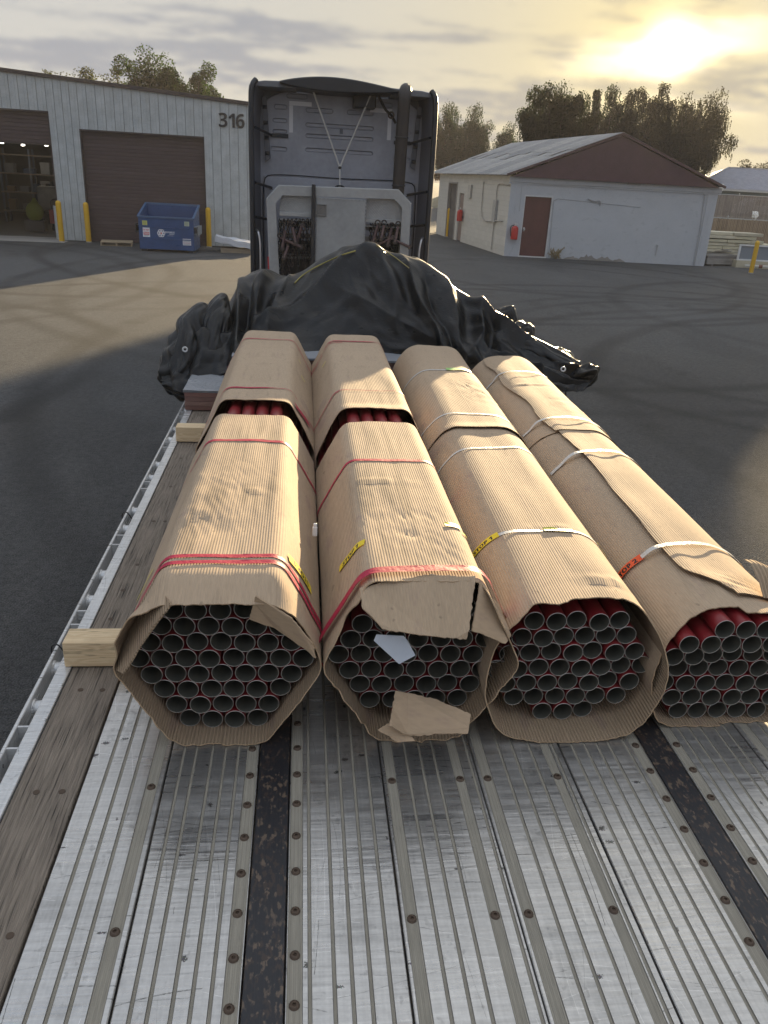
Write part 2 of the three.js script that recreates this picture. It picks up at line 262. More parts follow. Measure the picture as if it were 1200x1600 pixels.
{
  const b = thing('metal_building', 'large pale metal warehouse with brown roller doors and black number 316', 'building', WA.toArray(), wallYaw);
  const U0 = -7.6, U1 = 6.65, D1 = [-5.6, -1.05, 4.38], D2 = [0.02, 4.4, 3.86];
  let u = U0; const w = 0.305;
  const piece = (a, c, y0, fy) => { if (c - a < 0.03) return; mesh('siding_panel', [prism([[a + 0.006, y0], [c - 0.006, y0], [c - 0.006, fy ?? roofY(c) - 0.02], [a + 0.006, fy ?? roofY(a) - 0.02]], -0.035, rr(-0.002, 0.002), 0.008), prism([[(a + c) / 2 - 0.04, y0 + 0.01], [(a + c) / 2 + 0.04, y0 + 0.01], [(a + c) / 2 + 0.04, (fy ?? roofY(c)) - 0.03], [(a + c) / 2 - 0.04, (fy ?? roofY(c)) - 0.03]], 0, 0.012, 0.005)], mSiding, b); };
  for (const [a, c, y0] of [[U0, D1[0], 0.02], [D1[0], D1[1], D1[2]], [D1[1], D2[0], 0.02], [D2[0], D2[1], D2[2]], [D2[1], U1, 0.02]]) {
    const k = Math.max(1, Math.round((c - a) / w)); for (let i = 0; i < k; i++) piece(a + (c - a) * i / k, a + (c - a) * (i + 1) / k, y0);
  }
  mesh('wall_frame', [prism([[U0, 0], [D1[0] - 0.03, 0], [D1[0] - 0.03, D1[2] + 0.03], [D1[1] + 0.03, D1[2] + 0.03], [D1[1] + 0.03, 0], [D2[0] - 0.03, 0], [D2[0] - 0.03, D2[2] + 0.03], [D2[1] + 0.03, D2[2] + 0.03], [D2[1] + 0.03, 0], [U1 - 0.02, 0], [U1 - 0.02, roofY(U1) - 0.08], [U0, roofY(U0) - 0.08]], -0.22, -0.037)], G([0.16, 0.16, 0.16], 0.7), b);
  mesh('side_wall', box(U1 - 0.12, U1, 0, roofY(U1) - 0.08, -16, -0.24), mSiding, b);
  mesh('side_wall', box(U0 - 0.1, U0, 0, roofY(U0) - 0.08, -16, -0.24), mSiding, b);
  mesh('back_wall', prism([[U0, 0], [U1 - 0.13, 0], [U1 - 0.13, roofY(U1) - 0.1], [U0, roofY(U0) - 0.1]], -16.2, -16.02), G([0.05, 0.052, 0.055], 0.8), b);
  mesh('roof', prism([[U0 - 0.3, roofY(U0 - 0.3) - 0.06], [U1 + 0.16, roofY(U1 + 0.16) - 0.06], [U1 + 0.16, roofY(U1 + 0.16)], [U0 - 0.3, roofY(U0 - 0.3)]], -16.3, 0.02), G([0.3, 0.3, 0.3], 0.5), b);
  mesh('rake_trim', prism([[U0 - 0.3, roofY(U0 - 0.3) - 0.1], [U1 + 0.18, roofY(U1 + 0.18) - 0.1], [U1 + 0.18, roofY(U1 + 0.18) + 0.03], [U0 - 0.3, roofY(U0 - 0.3) + 0.03]], 0.022, 0.09, 0.006), mTrim, b);
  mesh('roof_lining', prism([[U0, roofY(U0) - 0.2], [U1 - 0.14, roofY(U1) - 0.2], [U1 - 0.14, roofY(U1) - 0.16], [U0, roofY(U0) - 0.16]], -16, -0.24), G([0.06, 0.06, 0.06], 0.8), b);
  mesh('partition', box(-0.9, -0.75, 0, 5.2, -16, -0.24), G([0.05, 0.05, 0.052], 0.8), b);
  for (const [D, cut] of [[D1, 3.33], [D2, 0.02]]) {
    const r = new THREE.Group(); r.name = partName(b, 'roller_door'); b.add(r);
    const p = 0.128; let y = D[2] - 0.02;
    let k = 0;
    while (y - p > cut - 0.06) { const t = 0.012; mesh('slat', [rbox(D[0] + 0.015, D[1] - 0.015, y - p + 0.014, y, -0.2, -0.166, 0.011, 2), box(D[0] + 0.015, D[1] - 0.015, y - p - 0.002, y - p + 0.02, -0.198, -0.188)], k % 7 === 3 ? mBrownDoor2() : mBrownDoor, r); y -= p; k++; }
    mesh('bottom_bar', rbox(D[0] + 0.015, D[1] - 0.015, y - 0.05, y, -0.205, -0.15, 0.008), mTrim, r);
    mesh('door_frame', [box(D[0] - 0.03, D[0] + 0.012, 0.01, D[2] + 0.02, -0.21, 0.012), box(D[1] - 0.012, D[1] + 0.03, 0.01, D[2] + 0.02, -0.21, 0.012), box(D[0] - 0.03, D[1] + 0.03, D[2] - 0.02, D[2] + 0.035, -0.212, 0.014)], mTrim, b);
  }
  function mBrownDoor2() { return mBrownDoor2.m ??= G([0.083, 0.055, 0.055], 0.5); }
  // the number
  const font = await new FontLoader().loadAsync('fonts/droid/droid_sans_bold.typeface.json');
  const [nx, ny] = onFrame(frameL, 342, 199); let cx = nx;
  for (const ch of '316') { const g = new TextGeometry(ch, { font, size: 0.475, depth: 0.03, curveSegments: 6, bevelEnabled: false }); g.computeBoundingBox(); const bb = g.boundingBox; g.translate(-bb.min.x + cx, 4.265, 0.016); cx += (ch === '1' ? 0.27 : 0.36); mesh('house_number', g, mBlack, b); }
  // apron and the floor inside
  const s = mesh('pavement', box(-8, -0.75, -0.06, 0.004, -1.2, 0.95).applyMatrix4(new THREE.Matrix4().makeRotationY(wallYaw)).translate(WA.x, 0, WA.z), mConcrete); s.userData.kind = 'structure'; s.userData.label = 'pale concrete apron running into the open warehouse door';
}
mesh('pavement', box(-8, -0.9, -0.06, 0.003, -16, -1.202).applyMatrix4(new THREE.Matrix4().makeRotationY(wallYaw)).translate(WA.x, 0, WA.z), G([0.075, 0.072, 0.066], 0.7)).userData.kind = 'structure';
const inL = (u, y, off) => fromFrame(frameL, u, y, off);
{ // what stands inside the open door
  const G1 = 'boxes and parts on the warehouse racks';
  const rack = thing('storage_rack', 'dark steel storage rack standing deep inside the open warehouse door', 'rack', inL(-3.2, 0, -9).toArray(), wallYaw);
  for (const x of [-1.9, -0.6, 0.7, 2.0]) for (const z of [-0.4, 0.4]) mesh('upright', box(x - 0.04, x + 0.04, 0, 3.2, z - 0.04, z + 0.04), G([0.05, 0.07, 0.10], 0.6), rack);
  for (const y of [0.5, 1.3, 2.1, 2.9]) mesh('shelf', box(-1.98, 2.08, y, y + 0.06, -0.45, 0.45), G([0.12, 0.10, 0.08], 0.7), rack);
  reseed(9);
  const tones = [['brown', [0.30, 0.2, 0.11]], ['grey', [0.3, 0.31, 0.32]], ['blue', [0.05, 0.12, 0.24]], ['white', [0.6, 0.6, 0.58]], ['green', [0.1, 0.2, 0.12]]];
  const ordinal = ['lowest', 'second', 'third', 'top']; let c = 0;
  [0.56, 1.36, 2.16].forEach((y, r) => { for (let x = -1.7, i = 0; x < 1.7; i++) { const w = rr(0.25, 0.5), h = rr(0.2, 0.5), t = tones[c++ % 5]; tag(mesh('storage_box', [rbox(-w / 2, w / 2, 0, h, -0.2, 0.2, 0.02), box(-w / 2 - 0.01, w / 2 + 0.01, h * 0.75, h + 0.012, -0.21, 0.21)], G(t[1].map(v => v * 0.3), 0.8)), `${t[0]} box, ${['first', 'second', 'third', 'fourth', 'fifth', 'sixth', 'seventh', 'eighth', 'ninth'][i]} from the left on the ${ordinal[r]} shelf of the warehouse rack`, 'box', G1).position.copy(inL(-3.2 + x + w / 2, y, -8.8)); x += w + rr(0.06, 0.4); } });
  const place = (name, label, cat, u, off, list) => { const t = thing(name, label, cat, inL(u, 0, off).toArray(), wallYaw); for (const [n, g, m] of list) mesh(n, g, m, t); return t; };
  place('safety_bag', 'yellow-green sack slumped on the warehouse floor at the far left', 'sack', -2.82, -4.2, [['sack_body', new THREE.SphereGeometry(0.36, 16, 12).scale(1, 1.1, 0.8).translate(0, 0.75, 0), G([0.18, 0.21, 0.02], 0.7)], ['sack_neck', new THREE.CylinderGeometry(0.05, 0.16, 0.2, 10).translate(0.03, 1.2, 0), G([0.18, 0.21, 0.02], 0.7)], ['stand', box(-0.4, 0.4, 0, 0.42, -0.3, 0.3), mBlack]]);
  place('white_tank', 'off-white plastic tank inside the warehouse, left of the vise stand', 'tank', -2.45, -5.5, [['tank_body', rbox(-0.42, 0.42, 0.75, 1.75, -0.35, 0.35, 0.1, 3), G([0.24, 0.23, 0.20], 0.6)], ['cap', new THREE.CylinderGeometry(0.1, 0.1, 0.1, 14).translate(0, 1.8, 0), mBlack], ['base_frame', [box(-0.44, 0.44, 0.66, 0.74, -0.36, 0.36), box(-0.42, -0.34, 0, 0.66, -0.3, 0.3), box(0.34, 0.42, 0, 0.66, -0.3, 0.3)], mBlack]]);
  place('red_cart', 'red cart with a handle parked inside the open warehouse', 'cart', -1.98, -4.6, [['tray', rbox(-0.3, 0.3, 0.3, 0.85, -0.3, 0.3, 0.03), G([0.3, 0.02, 0.02], 0.5)], ['wheel', [-0.2, 0.2].map(x => new THREE.CylinderGeometry(0.14, 0.14, 0.06, 16).rotateZ(Math.PI / 2).translate(x, 0.14, 0.2)), mBlack], ['handle', tube([V(-0.28, 0.8, -0.3), V(-0.3, 1.2, -0.4), V(0.3, 1.2, -0.4), V(0.28, 0.8, -0.3)], 0.018, 24, 6), mBlack]]);
  place('red_drum', 'dark red drum inside the warehouse near the right door jamb', 'drum', -1.42, -4.4, [['drum_body', new THREE.LatheGeometry([[0, 0], [0.27, 0], [0.28, 0.25], [0.295, 0.27], [0.28, 0.29], [0.28, 0.55], [0.295, 0.57], [0.28, 0.59], [0.28, 0.85], [0.26, 0.86], [0, 0.86]].map(p => new THREE.Vector2(...p)), 20), G([0.26, 0.02, 0.03], 0.5)], ['bung', new THREE.CylinderGeometry(0.04, 0.04, 0.03, 10).translate(0.12, 0.875, 0), mBlack]]);
  place('vise_stand', 'tall stand with stacked fittings in the middle of the warehouse door', 'stand', -2.0, -6.5, [['post', new THREE.CylinderGeometry(0.06, 0.08, 2.1, 10).translate(0, 1.05, 0), G([0.3, 0.3, 0.28], 0.6)], ['tray', [0.5, 1.2, 1.6].map(y => new THREE.CylinderGeometry(0.42 - y * 0.15, 0.38 - y * 0.15, 0.06, 16).translate(0, y, 0)), G([0.4, 0.38, 0.32], 0.6)], ['foot', box(-0.4, 0.4, 0, 0.05, -0.4, 0.4), mBlack], ['fitting', [1.3, 1.45, 1.7, 1.85, 2.0].map((y, i) => new THREE.CylinderGeometry(0.13 - i * 0.012, 0.13 - i * 0.012, 0.09, 12).translate(0, y, 0)), G([0.5, 0.48, 0.42], 0.5)]]);
  place('orange_bin', 'brown-orange bin half hidden behind the door jamb of the open warehouse', 'bin', -1.05, -5.6, [['bin_body', new THREE.CylinderGeometry(0.5, 0.42, 1.15, 18).translate(0, 0.58, 0), G([0.32, 0.13, 0.03], 0.7)], ['lid', new THREE.SphereGeometry(0.5, 18, 8, 0, 6.3, 0, 1.57).scale(1, 0.5, 1).translate(0, 1.16, 0), G([0.3, 0.12, 0.03], 0.6)]]);
  for (const [px, py, lab] of [[3, 223, 'leftmost ceiling lamp glowing in the warehouse'], [36, 226.5, 'middle ceiling lamp glowing under the half raised roller door'], [72.5, 227, 'ceiling lamp glowing inside the warehouse near the right jamb']]) {
    const [u, y] = onFrame(frameL, px, py, -7), p = inL(u, y, -7), t = thing('ceiling_lamp', lab, 'lamp', p.toArray(), wallYaw, 'lamps in the warehouse');
    mesh('lamp_glow', rbox(-0.075, 0.075, -0.035, 0.035, -0.05, 0.05, 0.02), new THREE.MeshStandardMaterial({ color: rgb(0.8, 0.8, 0.75), emissive: rgb(1, 0.95, 0.85), emissiveIntensity: 1.1 }), t);
    mesh('rod', [bar(V(0, 0.05, 0), V(0, 5.25 - y, 0), 0.02, 0.02), box(-0.17, 0.17, 0.052, 0.085, -0.1, 0.1)], mBlack, t);
    const l = new THREE.PointLight(rgb(1, 0.93, 0.82), 0.35); l.position.copy(p).add(V(0, -0.12, 0.15)); l.shadow.radius = 4; l.castShadow = true; scene.add(l);
  }
}
// bollards
function bollard(label, p, h, r, group) { const t = thing('bollard', label, 'bollard', [p.x, 0, p.z], 0, group); mesh('post', new THREE.LatheGeometry([[0.001, 0], [r, 0], [r, h - r], [r * 0.93, h - r * 0.6], [r * 0.7, h - r * 0.25], [r * 0.35, h - r * 0.05], [0.001, h]].map(q => new THREE.Vector2(...q)), 20), mYellow, t, true); mesh('base_collar', new THREE.CylinderGeometry(r * 1.06, r * 1.18, 0.03, 20).translate(0, 0.015, 0), mConcrete, t); return t; }
const GB = 'yellow bollards guarding the doors';
bollard('yellow bollard at the right jamb of the open warehouse door with white panel behind', onY(97, 378), 1.45, 0.098, GB);
bollard('yellow bollard at the left edge of the closed brown roller door', onY(139, 378.5), 1.42, 0.098, GB);
bollard('yellow bollard right of the blue dumpster by the metal wall', onY(327, 386), 1.45, 0.098, GB);
bollard('farther of the two yellow bollards beside the white block wall', onY(686, 362.5), 1.5, 0.1, GB);
bollard('nearer of the two yellow bollards beside the white block wall', onY(699, 370), 1.5, 0.105, GB);
bollard('leaning-looking yellow bollard in front of the cream lumber stacks at right', onY(1173, 427), 1.27, 0.09, GB);
{
  const t = thing('leaning_sheet', 'white sheet leaning behind the first yellow bollard', 'sheet', onY(93, 375).toArray(), wallYaw + 0.25);
  mesh('sheet', rbox(-0.09, 0.22, 0.01, 1.22, -0.05, -0.01, 0.008), G([0.62, 0.65, 0.66], 0.5), t); mesh('edge_strip', rbox(-0.1, -0.07, 0.01, 1.24, -0.055, 0, 0.005), G([0.5, 0.53, 0.54], 0.5), t);
}
{ // dumpster
  const a = onY(219, 392), b = onY(304, 396), yaw = Math.atan2(-(b.z - a.z), b.x - a.x), c = a.clone().add(b).multiplyScalar(0.5);
  const t = thing('dumpster', 'blue steel front-load dumpster with open top, stickers and white logo', 'dumpster', c.toArray(), yaw);
  const m = G([0.020, 0.070, 0.20], 0.5, { roughnessMap: roughVar, side: THREE.DoubleSide }), mi = G([0.045, 0.05, 0.05], 0.8), hw = a.distanceTo(b) / 2, hF = 1.12, hB = 1.5, D = 1.35;
  mesh('front_wall', [rbox(-hw, hw, 0.08, hF, -0.05, 0, 0.01), rbox(-hw - 0.01, hw + 0.01, 0.42, 0.455, -0.02, 0.018, 0.006), rbox(-hw - 0.01, hw + 0.01, 0.80, 0.83, -0.02, 0.018, 0.006)], m, t);
  for (const s of [-1, 1]) { mesh('side_wall', prism([[0, 0.08], [-D, 0.08], [-D - 0.1, hB], [0, hF]], 0, 0.045).rotateY(-Math.PI / 2).translate(s > 0 ? hw - 0.002 : -hw + 0.047, 0, -0.003), m, t); }
  mesh('back_wall', rbox(-hw, hw, 0.08, hB, -D - 0.1, -D - 0.05, 0.01), m, t);
  mesh('floor_plate', box(-hw + 0.04, hw - 0.04, 0.08, 0.13, -D - 0.05, -0.05), mi, t);
  mesh('trash_fill', box(-hw + 0.06, hw - 0.06, 0.14, 0.55, -D, -0.06), mi, t);
  mesh('rim', [rbox(-hw - 0.03, hw + 0.03, hF, hF + 0.06, -0.05, 0.03, 0.012), rbox(-hw - 0.03, hw + 0.03, hB, hB + 0.07, -D - 0.14, -D - 0.05, 0.012), ...[-1, 1].map(s => bar(V(s * hw, hF + 0.03, 0), V(s * hw, hB + 0.035, -D - 0.1), 0.07, 0.06))], G([0.06, 0.12, 0.23], 0.45), t);
  for (const s of [-1, 1]) mesh('fork_pocket', [rbox(s * (hw + 0.07) - 0.07, s * (hw + 0.07) + 0.07, 0.62, 0.66, -1.0, -0.12, 0.01), rbox(s * (hw + 0.07) - 0.07, s * (hw + 0.07) + 0.07, 0.85, 0.89, -1.0, -0.12, 0.01), rbox(s * (hw + 0.13) - 0.012, s * (hw + 0.13) + 0.012, 0.60, 0.9, -1.0, -0.12, 0.008)], s < 0 ? mBlack : G([0.24, 0.26, 0.27], 0.5), t);
  mesh('skid', [box(-hw + 0.05, -hw + 0.25, 0, 0.08, -D, -0.05), box(hw - 0.25, hw - 0.05, 0, 0.08, -D, -0.05)], mBlack, t);
  const st = (name, x, y, w, h, draw, W = 128, H = 128) => { const mt = M([1, 1, 1], 0.5, { map: canvasTex(W, H, draw) }); const g = new THREE.BoxGeometry(w, h, 0.004); const q = mesh(name, g, mt, t, true); q.position.set(x, y, 0.0035); return q; };
  const fill = (c, w, h, s) => { c.fillStyle = s; c.fillRect(0, 0, w, h); };
  st('sticker', -hw + 0.22, 0.95, 0.17, 0.15, (c, w, h) => { fill(c, w, h, '#b9bd6b'); c.fillStyle = '#777b40'; for (let i = 0; i < 4; i++) c.fillRect(14, 20 + i * 26, w - 40, 8); });
  st('sticker', hw - 0.23, 0.98, 0.17, 0.15, (c, w, h) => { fill(c, w, h, '#a9b39a'); c.fillStyle = '#6e7768'; for (let i = 0; i < 4; i++) c.fillRect(14, 20 + i * 26, w - 50, 8); });
  st('warning_sticker', -hw + 0.26, 0.64, 0.24, 0.31, (c, w, h) => { fill(c, w, h, '#dfe3e6'); c.fillStyle = '#b8322c'; c.font = 'bold 36px sans-serif'; c.textAlign = 'center'; c.fillText('DO NOT', w / 2, 44, w - 16); c.fillRect(12, 58, w - 24, 40); c.fillStyle = '#e8e8e8'; c.fillText('PARK', w / 2, 90, w - 30); c.fillStyle = '#8b8f92'; c.fillRect(16, 104, w - 32, 6); c.fillRect(16, 114, w - 50, 5); });
  st('sticker', hw - 0.25, 0.37, 0.29, 0.22, (c, w, h) => { fill(c, w, h, '#cfd0d2'); c.fillStyle = '#8e8f95'; for (let i = 0; i < 5; i++) c.fillRect(12, 14 + i * 22, w - 24, 6); c.fillStyle = '#b07070'; c.fillRect(8, 58, w - 16, 7); }, 128, 96);
  // emblem: a six petal ring with a red heart, and the lettering beside it
  const petals = []; for (let i = 0; i < 6; i++) { const q = i * Math.PI / 3; petals.push(new THREE.TorusGeometry(0.052, 0.014, 6, 18).scale(1, 1, 0.3).translate(Math.cos(q) * 0.075, Math.sin(q) * 0.075, 0)); }
  mesh('emblem', petals.map(g => g.translate(-0.18, 0.63, 0.005)), M([0.72, 0.72, 0.74], 0.5), t); mesh('emblem_heart', new THREE.CylinderGeometry(0.03, 0.03, 0.01, 12).rotateX(Math.PI / 2).translate(-0.18, 0.63, 0.008), M([0.5, 0.06, 0.05], 0.5), t);
  const wm = M([1, 1, 1], 0.5, { transparent: true, map: canvasTex(512, 192, (c, w, h) => { c.clearRect(0, 0, w, h); c.fillStyle = '#dfe5ea'; c.font = 'bold 74px sans-serif'; c.fillText('REPUBLIC', 6, 70, 470); c.font = 'bold 40px sans-serif'; c.fillText('SERVICES', 150, 118, 220); c.font = '34px sans-serif'; c.fillText('800 555 0100', 90, 172, 300); }) });
  const lt = new THREE.PlaneGeometry(0.5, 0.19).translate(0.2, 0.62, 0.004); mesh('lettering', lt, wm, t, true);
}
{ // pallet beside it
  const a = onY(157, 384), b = onY(207, 385.5), yaw = Math.atan2(-(b.z - a.z), b.x - a.x);
  const t = thing('wooden_pallet', 'single pale wooden pallet lying between bollard and dumpster', 'pallet', a.clone().add(b).multiplyScalar(0.5).toArray(), yaw);
  const hw = a.distanceTo(b) / 2, m = G([0.36, 0.28, 0.18], 0.85);
  for (let i = 0; i < 6; i++) mesh('board', rbox(-hw, hw, 0.115, 0.14, -1 + i * 0.175, -1 + i * 0.175 + 0.12, 0.004), m, t);
  for (const x of [-hw + 0.03, 0, hw - 0.03]) mesh('stringer', box(x - 0.03, x + 0.03, 0.022, 0.115, -1, 0), m, t);
  for (const z of [-0.98, -0.5, -0.1]) mesh('bottom_board', box(-hw, hw, 0.003, 0.021, z, z + 0.1), m, t);
}
{ // white slab by the wall, mostly behind the cab
  const p = onY(362, 396);
  const t = thing('white_slab', 'white wrapped slab lying aslant by the wall right of the dumpster bollard', 'slab', [p.x, 0, p.z], 0.05);
  const g = new THREE.BoxGeometry(1.7, 0.2, 0.9, 24, 3, 10), P = g.attributes.position; for (let i = 0; i < P.count; i++) P.setY(i, P.getY(i) + n3(P.getX(i) * 3, P.getZ(i) * 3, 2) * 0.06); g.computeVertexNormals();
  mesh('wrapped_slab', g.rotateZ(-0.14).translate(0.25, 0.34, -0.5), G([0.62, 0.63, 0.66], 0.5), t); mesh('support_block', box(-0.4, 0.9, 0, 0.16, -0.9, -0.15), G([0.3, 0.24, 0.17], 0.8), t);
}

// ---------------------------------------------------------------- right building: block and plaster shed with metal roof
const RC = onY(787, 400), RR = onY(1099, 416), RL = onY(681, 365);
const frameR = { o: RC.clone(), u: RR.clone().sub(RC).setY(0).normalize() }; frameR.n = V(-frameR.u.z, 0, frameR.u.x);
const frameS = { o: RC.clone(), u: RL.clone().sub(RC).setY(0).normalize() }; frameS.n = V(frameS.u.z, 0, -frameS.u.x); // the block side wall
{
  const yaw = Math.atan2(-(RR.z - RC.z), RR.x - RC.x), W = RC.distanceTo(RR), L = RC.distanceTo(RL);
  const b = thing('block_shed', 'low white block building with brown gable, brown door and grey metal roof', 'building', RC.toArray(), yaw);
  const plasterBump = tex(512, 512, (u, v) => clamp(0.5 + fbm(u * 12, v * 12, 3.3, 5) * 0.9), false, 1.5, 1.5);
  const plasterMap = tex(512, 512, (u, v) => { const n = fbm(u * 4, v * 4, 3, 5), s = smooth(0.2, 0.36, fbm(u * 10, v * 16, 8, 5)), f = fbm(u * 60, v * 60, 2, 2); return clamp(0.95 + n * 0.10 - s * 0.10 + f * 0.08); }, false, 3.1, 3.1);
  const mPlaster = M([0.45, 0.465, 0.48], 0.8, { map: plasterMap, bumpMap: plasterBump, bumpScale: 0.0018 });
  const blockTex = (bump) => tex(512, 512, (u, v) => { const X = u * 4, Y = v * 8, row = Math.floor(Y), fx = (X + (row & 1) * 0.5) % 1, fy = Y % 1; const j = Math.min(smooth(0, 0.03, fx) * smooth(1, 0.97, fx), smooth(0, 0.06, fy) * smooth(1, 0.94, fy)); const n = fbm(u * 50, v * 50, 2, 3), t = n3(Math.floor(X + (row & 1) * 0.5) * 3.7, row * 5.1, 0.5) * 0.1; return bump ? clamp(j * 0.6 + 0.3 + n * 0.3) : [0.50 * (1 + t + n * 0.12) * (0.86 + 0.14 * j), 0.485 * (1 + t + n * 0.12) * (0.86 + 0.14 * j), 0.445 * (1 + t + n * 0.12) * (0.86 + 0.14 * j)]; }, !bump, 1.6, 1.6);
  const mBlock = M([1, 1, 1], 0.85, { map: blockTex(false), bumpMap: blockTex(true), bumpScale: 0.008 });
  // local: x along the front, z outward; sides run back along the measured side direction
  const sx = frameS.u.dot(frameR.u), sz = frameS.u.dot(frameR.n), back = d => [sx * d, sz * d];
  const E = 3.18, d0 = onFrame(frameR, 811, 399)[0], d1 = onFrame(frameR, 851, 401)[0], dh = 2.42;
  mesh('front_wall', prism([[0, 0], [d0 - 0.05, 0], [d0 - 0.05, dh + 0.05], [d1 + 0.05, dh + 0.05], [d1 + 0.05, 0], [W, 0], [W, E], [0, E]], -0.22, 0), mPlaster, b);
  mesh('corner_pier', box(-0.005, 0.62, 0.004, E - 0.26, 0, 0.025), mPlaster, b);
  mesh('fascia_beam', [box(-0.1, W + 0.12, E - 0.22, E - 0.03, 0.001, 0.07), box(-0.1, W + 0.12, E - 0.29, E - 0.235, 0.001, 0.04)], mPlaster, b);
  const pier = onFrame(frameR, 1085, 414)[0]; mesh('corner_pier', box(pier, W + 0.006, 0.004, E - 0.3, 0.001, 0.03), mPlaster, b);
  // side walls and back
  const side = (x, m, flip) => { const q = []; const [ex, ez] = back(L); const th = flip ? -0.2 : 0.2; q.push(prism([[0, 0], [L, 0], [L, E], [0, E]], 0, 0.2)); const g = merge(q); const ang = Math.atan2(-ez, ex); g.rotateY(ang); g.translate(x, 0, 0); return g; };
  const ang = Math.atan2(-sz, sx);
  { // block wall with a door and a dark opening
    const o0 = onFrame(frameS, 712, 378)[0], o1 = onFrame(frameS, 719, 378)[0], h0 = 0; const q0 = onFrame(frameS, 708.5, 370)[0], q1 = onFrame(frameS, 696, 366)[0];
    const doorA = Math.min(o0, o1), doorB = Math.max(o0, o1), openA = Math.min(q0, q1), openB = Math.max(q0, q1);
    const g = prism([[0, 0], [doorA, 0], [doorA, 2.3], [doorB, 2.3], [doorB, 0], [openA, 0], [openA, 2.75], [openB, 2.75], [openB, 0], [L, 0], [L, E], [0, E]], 0, 0.2).rotateY(ang); // pushed inward
    const test = V(0, 0, 0.2).applyAxisAngle(V(0, 1, 0), ang); if (test.x < 0) g.translate(-test.x, 0, -test.z);
    mesh('side_wall', g, mBlock, b);
    const pin = (name, gg, m) => { const h = merge(Array.isArray(gg) ? gg : [gg]).rotateY(ang); if (test.x < 0) h.translate(-test.x, 0, -test.z); return mesh(name, h, m, b); };
    const s0 = test.x < 0 ? 1 : -1; // which local z faces outward
    const O = test.x < 0 ? 0.2 : 0;
    const zz = (a, c) => s0 > 0 ? [O + a, O + c] : [-c, -a];
    pin('side_door', box(doorA + 0.02, doorB - 0.02, 0.02, 2.28, ...zz(-0.12, -0.06)), G([0.22, 0.16, 0.14], 0.6));
    pin('loading_door', box(openA, openB, 0.02, 2.74, ...zz(-0.17, -0.11)), G([0.10, 0.09, 0.085], 0.7));
    pin('door_casing', [box(openA - 0.06, openA + 0.02, 0, 2.8, ...zz(-0.1, 0.03)), box(openB - 0.02, openB + 0.06, 0, 2.8, ...zz(-0.1, 0.03)), box(openA - 0.06, openB + 0.06, 2.73, 2.81, ...zz(-0.1, 0.032))], G([0.30, 0.28, 0.26], 0.7));
    const eb = onFrame(frameS, 775, 330); pin('electrical_box', rbox(eb[0] - 0.22, eb[0] + 0.22, eb[1] - 0.45, eb[1] + 0.45, ...zz(0.002, 0.12), 0.01), G([0.36, 0.36, 0.35], 0.5));
    const eb2 = onFrame(frameS, 736, 299); pin('wall_box', rbox(eb2[0] - 0.25, eb2[0] + 0.25, eb2[1] - 0.3, eb2[1] + 0.3, ...zz(0.002, 0.1), 0.01), G([0.42, 0.41, 0.38], 0.5));
    const zc = zz(0.05, 0.05)[0];
    pin('wall_conduit', [tube([V(eb[0], eb[1] + 0.4, zc), V(eb[0], 2.7, zc), V(eb[0] - 0.15, 2.82, zc), V(0.1, 2.82, zc)], 0.025, 30, 6), tube([V(eb[0], eb[1] - 0.4, zc), V(eb[0], 0.1, zc)], 0.025, 8, 6), tube([V(eb[0] - 1.2, eb[1] - 0.35, zc), V(eb[0] + 2.0, eb[1] - 0.3, zc), V(eb[0] + 2.2, eb[1] + 0.5, zc), V(eb[0] + 2.2, 2.9, zc)], 0.025, 40, 6)], G([0.42, 0.40, 0.37], 0.6));
  }
  { const [ex, ez] = back(L); mesh('far_wall', prism([[0, 0], [L, 0], [L, E], [0, E]], 0, 0.2).rotateY(ang).translate(W - 0.2 * Math.abs(Math.sin(ang)), 0, 0), mPlaster, b); mesh('back_wall', box(ex + 0.2, ex + W - 0.25, 0, E, ez - 0.1, ez + 0.1), mPlaster, b); }
  // door
  const door = new THREE.Group(); door.name = 'entry_door'; b.add(door);
  mesh('door_leaf', rbox(d0, d1, 0.05, dh, -0.12, -0.06, 0.008), G([0.105, 0.035, 0.03], 0.5), door);
  mesh('door_frame', [box(d0 - 0.05, d0, 0, dh + 0.06, -0.14, 0.02), box(d1, d1 + 0.05, 0, dh + 0.06, -0.14, 0.02), box(d0 - 0.05, d1 + 0.05, dh + 0.001, dh + 0.06, -0.138, 0.022)], G([0.58, 0.58, 0.57], 0.6), door);
  mesh('handle', [new THREE.SphereGeometry(0.05, 10, 8).translate(d0 + 0.09, 1.12, -0.02), new THREE.CylinderGeometry(0.02, 0.02, 0.08, 8).rotateX(Math.PI / 2).translate(d0 + 0.09, 1.12, -0.05), new THREE.BoxGeometry(0.06, 0.16, 0.012).translate(d0 + 0.09, 1.12, -0.055)], mSteel, door);
  mesh('threshold', box(d0 - 0.05, d1 + 0.05, 0.003, 0.045, -0.12, 0.04), G([0.7, 0.69, 0.66], 0.6), door);
  // outline of the bricked-up gateway and conduits
  const pt = (px, py, z = 0.03) => { const q = onFrame(frameR, px, py); return V(q[0], q[1], z); };
  mesh('gateway_joint', [polyTube([pt(857, 402, 0.004), pt(865, 314, 0.004), pt(872, 310.5, 0.004), pt(1000, 324, 0.004)], 0.014)], G([0.36, 0.37, 0.38], 0.8), b);
  mesh('wall_conduit', [polyTube([pt(800, 283), pt(860, 289), pt(990, 294), pt(1097, 301), pt(1101, 305), pt(1093, 360), pt(1083, 414)], 0.018)], G([0.40, 0.41, 0.42], 0.7), b);
  mesh('wall_conduit', [polyTube([pt(800, 284), pt(813, 285), pt(815.5, 287), pt(811, 330)], 0.012)], G([0.42, 0.43, 0.44], 0.7), b);
